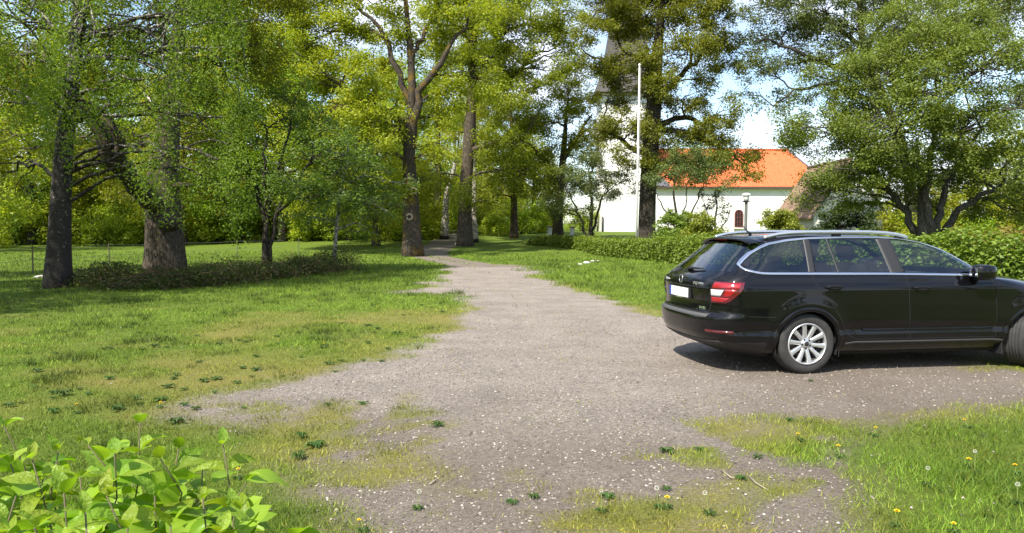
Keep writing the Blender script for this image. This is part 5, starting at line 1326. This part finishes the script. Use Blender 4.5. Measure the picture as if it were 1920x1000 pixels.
    # plate
    ur = float(rear_u(np.array([0.0]), .795)[0])
    pl = MB().box((ur - .022, -.27, .735), (ur + .01, .27, .858)).build('plate_frame', BLKPL, root, bevel=.004)
    MB().box((ur - .027, -.258, .752), (ur - .0225, .213, .853)).build('number_plate', PLATEW, root, bevel=.001)
    MB().box((ur - .027, .2135, .752), (ur - .0225, .258, .853)).build('plate_band', PLATEB, pl)
    MB().box((ur - .0245, -.10, .738), (ur - .0222, .09, .748)).build('frame_legend', LETTER, pl)
    # emblem: ring, disc, arrow with wing
    ue = float(rear_u(np.array([0.0]), .945)[0]) - .004
    em = MB().lathe([(.001, 0), (.044, 0), (.047, .004), (.047, .008)], 24).build('emblem', simple('emblem_black', (.02, .02, .02), .2), root, True)
    em.location = (ue, 0, .945); em.rotation_euler = (0, math.radians(-86), 0)
    MB().tube([(.045 * math.cos(a), .045 * math.sin(a), .006) for a in np.linspace(0, 2 * math.pi, 29)], .0045, 6).build('emblem_ring', CHROME, em, True)
    e3 = MB(); e3.box((-.026, -.007, .002), (.012, .001, .008)); e3.add([(.010, -.017, .008), (.030, -.003, .008), (.010, .011, .008)], [(0, 1, 2)])
    for q in range(3): e3.box((-.020 + q * .009, .002, .002), (-.014 + q * .009, .026 - q * .005, .008))
    e3.build('emblem_figure', CHROME, em)
    # badge lettering
    def text(body_, y_, z_, size_, mat, nm):
        cu = bpy.data.curves.new(nm, 'FONT'); cu.body = body_; cu.size = size_; cu.extrude = .0025; cu.align_x = 'CENTER'; cu.align_y = 'CENTER'; cu.space_character = 1.12
        o = bpy.data.objects.new(nm, cu); COL.objects.link(o); o.parent = root; cu.materials.append(mat)
        yv = np.array([abs(y_) - .01, abs(y_) + .01]); uu = rear_u(yv, z_); sl = (uu[1] - uu[0]) / .02
        u_ = float(uu.mean()) - .006; an = math.atan(sl)
        # text plane faces the rear: x axis along -Y(local) = car right
        sgn = 1 if y_ > 0 else -1
        xr_ = Vector((math.sin(an) * sgn, -math.cos(an), 0)); zr_ = Vector((0, 0, 1)); nr = xr_.cross(zr_)
        m_ = Matrix.Identity(4)
        for k in range(3): m_[k][0] = xr_[k]; m_[k][1] = zr_[k]; m_[k][2] = nr[k]
        m_[0][3] = u_; m_[1][3] = -y_; m_[2][3] = z_
        bpy.context.view_layer.update()
        dg = bpy.context.evaluated_depsgraph_get()
        me_ = bpy.data.meshes.new_from_object(o.evaluated_get(dg)); bpy.data.objects.remove(o)
        o = obj(nm, me_, mat, root); o.matrix_local = m_
        return o
    text('OCTAVIA', .43, .918, .042, LETTER, 'badge_lettering'); text('\u0160KODA', -.47, .918, .042, LETTER, 'badge_lettering'); text('G-TEC', .50, .668, .034, GREENB, 'badge_lettering')
    # spoiler, brake light, wiper, antenna
    sp = []
    yy = np.linspace(-.60, .60, 25); ex = .030 * (np.abs(yy) / .6) ** 3
    for du, dz in ((.20, 1.425), (.05, 1.419), (-.085, 1.398), (-.095, 1.386), (-.07, 1.376), (.03, 1.372)):
        sp.append(np.stack([-.47 + du + ex * 1.5, yy, dz - .055 * (np.abs(yy) / .6) ** 4], -1))
    spo = patch('roof_spoiler', sp, PAINT, flip=True)
    MB().box((-.562, -.14, 1.374), (-.555, .14, 1.383)).build('brake_light', REDD, spo)
    MB().tube([(-.915, .02, 1.045), (-.930, 0, 1.062), (-.918, -.12, 1.066), (-.895, -.30, 1.072)], [.03, .022, .012, .007], 8).build('rear_wiper', BLKPL, root, True)
    MB().tube([(-.20, 0, 1.44), (-.235, 0, 1.465), (-.30, 0, 1.535)], [.022, .010, .006], 8).build('antenna', BLKPL, root, True)
    # exhaust tip side, hidden tow area skipped; wheels
    def wheel():
        wm = MB()
        prof = [(.205, -.085), (.22, -.098), (.26, -.107), (.295, -.102), (.311, -.085), (.316, -.06)]
        tread = []
        for a in np.linspace(-.058, .058, 9): tread += [(.316, a)]
        prof = prof + tread + [(.316, .06), (.311, .085), (.295, .102), (.26, .107), (.22, .098), (.205, .085)]
        w_root = wm.lathe(prof, 64, 'y').build('wheel_tyre', RUBBER, None, True)
        return w_root
    # tyre mesh: axis along local y
    prof = [(.205, .085), (.215, .098), (.24, .107), (.275, .108), (.300, .098), (.313, .080)]
    gr = []
    for c_ in (.045, .015, -.015, -.045): gr += [(.316, c_ + .010), (.309, c_ + .006), (.309, c_ - .002), (.316, c_ - .006)]
    prof = prof + gr + [(.313, -.080), (.300, -.098), (.275, -.108), (.24, -.107), (.215, -.098), (.205, -.085), (.19, -.06), (.19, .06), (.205, .085)]
    tb = MB().lathe([(r_, -h_) for r_, h_ in prof], 72, 'y'); tyre_me = tb.mesh('tyre', True)
    # sidewall blocks at the shoulder
    rb = MB().lathe([(.218, -.100), (.212, -.110), (.205, -.110), (.200, -.100), (.196, -.070), (.190, -.02), (.185, .08)], 64, 'y')
    rim_me = rb.mesh('rim', True)
    spb = MB()
    for k in range(5):
        for d_ in (-1, 1):
            a = 2 * math.pi * k / 5 + math.pi / 2 + d_ * math.radians(17.5); a0 = 2 * math.pi * k / 5 + math.pi / 2 + d_ * math.radians(20)
            pin = np.array([.050 * math.cos(a0), .050 * math.sin(a0)]); pout = np.array([.203 * math.cos(a), .203 * math.sin(a)])
            dr = pout - pin; dr /= np.linalg.norm(dr); nn_ = np.array([-dr[1], dr[0]])
            rows = []
            for t, wv_, y_ in ((0, .021, -.078), (.35, .0185, -.090), (.75, .021, -.099), (1.0, .028, -.101)):
                c_ = pin + (pout - pin) * t
                rows.append([(c_[0] + nn_[0] * wv_ * s_, y_ + dy_, c_[1] + nn_[1] * wv_ * s_) for s_, dy_ in ((-1, .03), (-1, .004), (-.6, 0), (.6, 0), (1, .004), (1, .03))])
            spb.grid(np.array(rows))
    spk_me = spb.mesh('spokes', True)
    hub_me = MB().lathe([(.001, -.088), (.026, -.088), (.030, -.084), (.058, -.080), (.066, -.07), (.066, -.03)], 32, 'y').mesh('hub', True)
    cap_me = MB().lathe([(.001, -.093), (.022, -.092), (.026, -.087)], 24, 'y').mesh('hub_cap', True)
    bolt_b = MB()
    for k in range(5):
        a = 2 * math.pi * k / 5 - math.pi / 2; bolt_b.lathe([(.001, -.0775), (.011, -.0775), (.011, -.0845), (.008, -.0855), (.001, -.0855)][::-1], 8, 'y', c=(.047 * math.cos(a), 0, .047 * math.sin(a)))
    bolt_me = bolt_b.mesh('bolt')
    disc_me = MB().lathe([(.001, -.02), (.15, -.02), (.15, 0), (.001, 0)], 40, 'y').mesh('brake_disc')
    DISC = simple('brake_disc_steel', (.12, .10, .09), .5, metal=.6)
    for uw in (0.0, 2.686):
        for sgn in (1, -1):
            we = bpy.data.objects.new('wheel', None); COL.objects.link(we); we.parent = root
            we.location = (uw, -sgn * .765, .312)
            steer = math.radians(24) if uw > 1 else 0
            we.rotation_euler = (0, math.radians(8 + 20 * (uw > 1)), steer + (0 if sgn > 0 else math.pi))
            for nm, me_, mat in (('tyre', tyre_me, RUBBER), ('rim', rim_me, ALLOY), ('spokes', spk_me, ALLOY), ('hub', hub_me, ALLOY), ('hub_cap', cap_me, BLKPL), ('wheel_bolts', bolt_me, BLKPL), ('brake_disc', disc_me, DISC)):
                obj(nm, me_, mat, we)
    return root
car = build_car()

# ------------------------------------------------------------------ lilac bush at the lower left
def lilac():
    rng = np.random.default_rng(201)
    LIL = leaf_mat('lilac_leaf', (0.165, 0.275, 0.020), (0.275, 0.375, 0.036), 0.46, (1.3, 1.35, 0.45), rough=.42)
    n_ = LIL.node_tree; q_ = n_.nodes; l_ = n_.links
    def at_(k):
        x = q_.new('ShaderNodeAttribute'); x.attribute_name = k; return x.outputs['Fac']
    def mth(op, a, b=None):
        x = q_.new('ShaderNodeMath'); x.operation = op
        for i_, v_ in enumerate((a, b)):
            if v_ is None: continue
            if isinstance(v_, (int, float)): x.inputs[i_].default_value = v_
            else: l_.new(v_, x.inputs[i_])
        return x.outputs['Value']
    ab = mth('ABSOLUTE', at_('vs')); fr0 = mth('FRACT', mth('MULTIPLY', mth('SUBTRACT', at_('vt'), mth('MULTIPLY', ab, .28)), 7.0))
    vein = mth('MAXIMUM', mth('LESS_THAN', fr0, .12), mth('LESS_THAN', ab, .05))
    nz_ = q_.new('ShaderNodeTexNoise'); nz_.inputs['Scale'].default_value = 5; tcz = q_.new('ShaderNodeTexCoord'); l_.new(tcz.outputs['Object'], nz_.inputs['Vector'])
    bpz = q_.new('ShaderNodeBump'); bpz.inputs['Strength'].default_value = .35; bpz.inputs['Distance'].default_value = .02; bpz.invert = True
    l_.new(mth('ADD', vein, mth('MULTIPLY', nz_.outputs['Fac'], 2.0)), bpz.inputs['Height']); l_.new(bpz.outputs['Normal'], q_['Principled BSDF'].inputs['Normal'])
    hsz = [x for x in q_ if x.type == 'HUE_SAT'][0]; old = hsz.outputs['Color'].links[0].from_socket
    mz = q_.new('ShaderNodeMix'); mz.data_type = 'RGBA'; mz.inputs['B'].default_value = (.30, .36, .06, 1); l_.new(mth('MULTIPLY', vein, .35), mz.inputs['Factor']); l_.new(hsz.outputs['Color'], mz.inputs['A'])
    l_.new(mz.outputs['Result'], q_['Principled BSDF'].inputs['Base Color'])
    STEM = simple('lilac_stem', (.10, .085, .04), .7)
    root = thing('lilac_bush', 'young lilac bush with big heart-shaped yellow-green leaves in the lower left corner', 'bush', (-.85, 1.55, 0))
    metas = []
    for s_ in range(5):
        fold = [.35, .6, .2, .75, .45][s_]; droop = [.5, .9, .25, 1.2, .7][s_]; tw = [.2, -.3, .1, .4, -.15][s_]
        n, m = 9, 5; G = np.zeros((n, m, 3))
        for i in range(n):
            t = i / (n - 1)
            wv_ = .5 * .60 * (math.sin(math.pi * min(1, t ** .62)) ** .85 if 0 < t < 1 else 0) * (1.0 if t > .02 else 0) + (.002)
            ang = droop * t; x = math.sin(ang + 1e-6) / max(droop, .01) ; zz = -(1 - math.cos(ang)) / max(droop, .01)
            for j in range(m):
                s = (j / (m - 1)) * 2 - 1
                back = -.10 * abs(s) * math.exp(-(t / .18) ** 2) * 1.0
                G[i, j] = (x + back, wv_ * s * math.cos(fold * abs(s)), zz + wv_ * abs(s) * math.sin(fold) + .025 * math.sin(9 * t + 3 * s + s_) * abs(s) + tw * wv_ * s * t)
        mb = MB().grid(G)
        me = mb.mesh('leaf', True)
        a = me.attributes.new('rnd', 'FLOAT', 'FACE'); a.data.foreach_set('value', np.clip(.25 * s_ + rng.normal(0, .04, len(me.polygons)), 0, 1).astype(np.float32))
        tt, ss = np.meshgrid(np.linspace(0, 1, n), np.linspace(-1, 1, m), indexing='ij')
        for kk, dd in (('vt', tt), ('vs', ss)):
            a = me.attributes.new(kk, 'FLOAT', 'POINT'); a.data.foreach_set('value', dd.ravel().astype(np.float32))
        me.materials.append(LIL); metas.append(me)
    stems = []
    for px, py, Y in [(8, 800, 1.62), (60, 860, 1.45), (110, 845, 1.7), (165, 835, 1.5), (215, 850, 1.35), (262, 792, 1.62), (300, 860, 1.45), (335, 842, 1.6), (418, 832, 1.55), (462, 905, 1.5), (30, 930, 1.25), (120, 925, 1.25), (200, 930, 1.2),
                      (290, 930, 1.25), (380, 935, 1.3), (440, 960, 1.35), (-60, 850, 1.5), (-40, 930, 1.3), (80, 900, 1.75), (250, 900, 1.8), (350, 905, 1.75), (160, 960, 1.15), (-20, 985, 1.15), (320, 985, 1.2), (65, 990, 1.12), (240, 990, 1.14), (410, 1000, 1.25), (150, 895, 1.6), (20, 870, 1.55), (380, 880, 1.65)]:
        top = at(px, py, Y); stems.append(top)
    R0 = np.asarray(root.location)
    nl = 0
    for top in stems:
        base = np.array([-.85 + (top[0] + .85) * .6 + rng.normal(0, .05), 1.55 + (top[1] - 1.55) * .6 + rng.normal(0, .05), -.05])
        P = curve(rng, base, top, 0, .012, 12)
        MB().tube(P - R0, np.linspace(.0036, .0014, 12), 6).build('stem', STEM, root, True)
        L_ = np.linalg.norm(top - base); rot = rng.uniform(0, math.pi)
        for k in range(5):
            if nl >= 292: break
            t = 1 - (.002 + .046 * k * (1 + .1 * rng.normal())) / 1.0
            p = np.array([np.interp(t, np.linspace(0, 1, 12), P[:, q]) for q in range(3)])
            size = [.042, .066, .085, .092, .090][k] * rng.uniform(.85, 1.15)
            for sd_ in (0, 1):
                if nl >= 292: break
                if k == 0 and rng.random() < .15: continue
                an = rot + k * math.pi / 2 + sd_ * math.pi + rng.normal(0, .3)
                pitch = [-.95, -.45, -.05, .2, .3][k] + rng.normal(0, .22)
                o = bpy.data.objects.new('leaf', metas[rng.integers(5)]); COL.objects.link(o); o.parent = root
                # petiole
                d = np.array([math.cos(an) * math.cos(pitch), math.sin(an) * math.cos(pitch), -math.sin(pitch)])
                q = p + d * size * .18
                o.location = tuple(q - R0); o.rotation_euler = (rng.normal(0, .35), pitch, an); o.scale = (size,) * 3
                nl += 1
    # denser leaves deeper in the bush, joined
    Vs = []; Fs = []; nb = 0; RN = []
    bv = [np.array([v.co[:] for v in m_.vertices]) for m_ in metas]; bf = [np.array([p_.vertices[:] for p_ in m_.polygons]) for m_ in metas]
    st = np.array(stems)
    for q in range(420):
        c_ = st[rng.integers(len(st))]; p = c_ + np.array([rng.normal(0, .07), rng.normal(0, .07), -rng.uniform(.05, .36)])
        k = rng.integers(5); sz = rng.uniform(.065, .105)
        from mathutils import Euler
        rm = np.array(Euler((rng.normal(0, .35), rng.normal(.2, .35), rng.uniform(0, 6.28))).to_matrix())
        Vs.append(bv[k] @ rm.T * sz + p - R0); Fs.append(bf[k] + nb); nb += len(bv[k]); RN.append(np.full(len(bf[k]), rng.random()))
    me = mesh_np('lower_foliage', np.concatenate(Vs), np.concatenate(Fs), True, {'rnd': ('FACE', 'FLOAT', np.concatenate(RN)), 'vt': ('POINT', 'FLOAT', np.full(nb, .5)), 'vs': ('POINT', 'FLOAT', np.full(nb, .5))})
    obj('lower_foliage', me, LIL, root, kind='stuff')
lilac()

# ------------------------------------------------------------------ dandelions, weeds, twigs
def rosette_mesh(seed, n, ln, wd, rise):
    rng = np.random.default_rng(seed); mb = MB()
    for k in range(n):
        an = k * 2.4 + rng.normal(0, .3); l_ = ln * rng.uniform(.6, 1.1); rows = []
        for t in np.linspace(0, 1, 5):
            r_ = .01 + l_ * t; z_ = rise * rng.uniform(.6, 1.2) * math.sin(math.pi * min(1, t * .8 + .05)) + .004; w_ = wd * math.sin(math.pi * (.12 + .86 * t)) + .001
            rows.append([(r_ * math.cos(an) - w_ * math.sin(an) * s, r_ * math.sin(an) + w_ * math.cos(an) * s, z_ + abs(s) * w_ * .5) for s in (-1, 0, 1)])
        mb.grid(np.array(rows))
    me = mb.mesh('leaves', True); a = me.attributes.new('rnd', 'FLOAT', 'FACE'); a.data.foreach_set('value', rng.random(len(me.polygons)).astype(np.float32)); return me
LF_WEED = leaf_mat('weed_leaf', (0.028, 0.065, 0.012), (0.070, 0.125, 0.022), .25)
YEL = simple('dandelion_yellow', (.78, .56, .015), .7); SEED = simple('seed_head_white', (.70, .68, .62), .9); DSTEM = simple('dandelion_stem', (.19, .24, .06), .6)
weed_me = [rosette_mesh(300 + k, 16, .105, .014, .030) for k in range(3)]
for m_ in weed_me: m_.materials.append(LF_WEED)
def flower_mesh():
    mb = MB()
    for r_, n_, z_ in ((.019, 18, .0), (.013, 14, .004), (.007, 9, .007)):
        for k in range(n_):
            a = 2 * math.pi * k / n_ + r_ * 50; c, s = math.cos(a), math.sin(a); w_ = .0032
            mb.add([(0, 0, z_), (r_ * .7 * c - w_ * s, r_ * .7 * s + w_ * c, z_ + .004), (r_ * c, r_ * s, z_ + .003), (r_ * .7 * c + w_ * s, r_ * .7 * s - w_ * c, z_ + .004)], [(0, 1, 2, 3)])
    return mb.mesh('flower_head')
def seed_mesh():
    mb = MB(); rng = np.random.default_rng(5)
    for k in range(70):
        d = rng.normal(0, 1, 3); d /= np.linalg.norm(d); e = np.cross(d, [0, 0, 1.01]); e /= np.linalg.norm(e); f_ = np.cross(d, e); r_ = .020
        for q in range(3):
            a = q * 1.05; g = e * math.cos(a) + f_ * math.sin(a); mb.add([d * r_ + g * .006, d * (r_ + .002) + d * .0005, d * r_ - g * .006], [(0, 1, 2)])
    return mb.mesh('seed_head')
fl_me = flower_mesh(); sd_me = seed_mesh(); fl_me.materials.append(YEL); sd_me.materials.append(SEED)
def dandelion(px, py, kind, i):
    P_ = ground_at(px, py + 6); rg = np.random.default_rng(400 + i); h_ = rg.uniform(.05, .09) if kind == 'y' else rg.uniform(.09, .14)
    side = 'lush right-hand grass' if px > 1000 else 'left lawn'
    t = thing('dandelion', ('yellow dandelion in bloom in the ' if kind == 'y' else 'white dandelion seed head in the ') + side, 'dandelion', P_, rg.uniform(0, 6), ('yellow dandelions in the ' if kind == 'y' else 'dandelion seed heads in the ') + side)
    lx = rg.normal(0, .015); MB().tube([(0, 0, -.01), (lx * .4, 0, h_ * .5), (lx, 0, h_)], .0022, 5).build('stem', DSTEM, t)
    o = obj('flower_head' if kind == 'y' else 'seed_head', fl_me if kind == 'y' else sd_me, None, t); o.location = (lx, 0, h_); s_ = rg.uniform(.6, .9) if kind == 'y' else rg.uniform(.42, .6); o.scale = (s_,) * 3
    r = obj('leaves', weed_me[i % 3], None, t); r.scale = (.36, .36, .5)
for i, (px, py) in enumerate([(1500, 822), (1575, 853), (1816, 798), (1818, 872), (1905, 885), (1680, 982), (1790, 995), (445, 893), (680, 992), (1250, 948), (1638, 813), (300, 760), (145, 770), (520, 640), (610, 648), (450, 600)]): dandelion(px, py, 'y', i)
for i, (px, py) in enumerate([(1128, 955), (1907, 940), (1828, 882), (782, 950), (365, 952), (1235, 948), (1330, 960), (1735, 905)]): dandelion(px, py, 'w', 50 + i)
wl = [(525, 748, 1.5), (565, 822, 1.3), (690, 612, 1.3), (830, 587, 1.2), (745, 628, 1.6), (815, 662, 1.0), (845, 660, 1.1), (480, 670, 1.2), (405, 712, 1.2), (315, 728, 1.3), (255, 750, 1.2), (120, 742, 1.5), (70, 698, 1.4), (130, 700, 1.1), (205, 712, 1.2),
      (300, 752, 1.5), (345, 732, 1.0), (220, 770, 1.6), (100, 775, 1.4), (290, 652, 1.4), (205, 655, 1.3), (140, 680, 1.2), (480, 695, 1.1), (330, 705, 1.1), (610, 650, 1.3), (640, 645, 1.2), (560, 625, 1.0), (520, 632, 1.2), (700, 575, 1.2), (790, 573, 1.3),
      (825, 570, 1.1), (450, 640, 1.1), (370, 632, 1.0), (260, 625, 1.0), (330, 795, 1.5), (590, 840, 1.4), (820, 800, 1.5), (850, 812, 1.4), (1250, 850, 1.8), (1310, 845, 1.4), (1520, 716, 1.0), (1480, 790, 1.3), (560, 860, 1.3), (780, 945, 1.2), (1140, 935, 1.3),
      (1000, 935, 1.3), (960, 945, 1.2), (1250, 920, 1.2), (1420, 860, 1.4), (1390, 900, 1.3)]
_rw = np.random.default_rng(77)
for _ in range(75):
    wl.append((_rw.uniform(0, 800), 580 + 190 * _rw.random() ** .8, _rw.uniform(.55, 1.2)))
wl = [q for q in wl if q[0] > 900 or drive_field(*[np.array([v]) for v in gp(q[0], q[1])])[0][0] < .75]
for i, (px, py, s_) in enumerate(wl):
    P_ = ground_at(px, py); lf = px < 900
    o = obj('weed_clump', weed_me[i % 3], None, label='low dark green leafy weed in the dry left lawn' if lf else 'low green leafy weed on the gravel and grass right of the centre', cat='weed', group='weeds in the left lawn' if lf else 'weeds right of the centre')
    o.location = tuple(P_ + np.array([0, 0, .002])); o.rotation_euler = (0, 0, i * 1.7); rgw = np.random.default_rng(900 + i); o.scale = tuple(s_ * (.50 if lf else .30) * rgw.uniform(.7, 1.25, 3) * np.array([1, 1, 1.3]))
TWIG = simple('dry_twig', (.30, .25, .19), .9)
for pts, lab in [([(1405, 898), (1418, 910), (1440, 923)], 'curved pale dry twig lying on the grass edge'), ([(1352, 885), (1372, 900), (1388, 898)], 'short dry twig beside the curved one'), ([(805, 912), (815, 905), (822, 902)], 'small dry twig on the gravel near the centre bottom')]:
    Q = [ground_at(a, b) + np.array([0, 0, .012]) for a, b in pts]
    MB().tube(Q, [.004, .0045, .002], 6).build('twig', TWIG, None, True, label=lab, cat='twig')
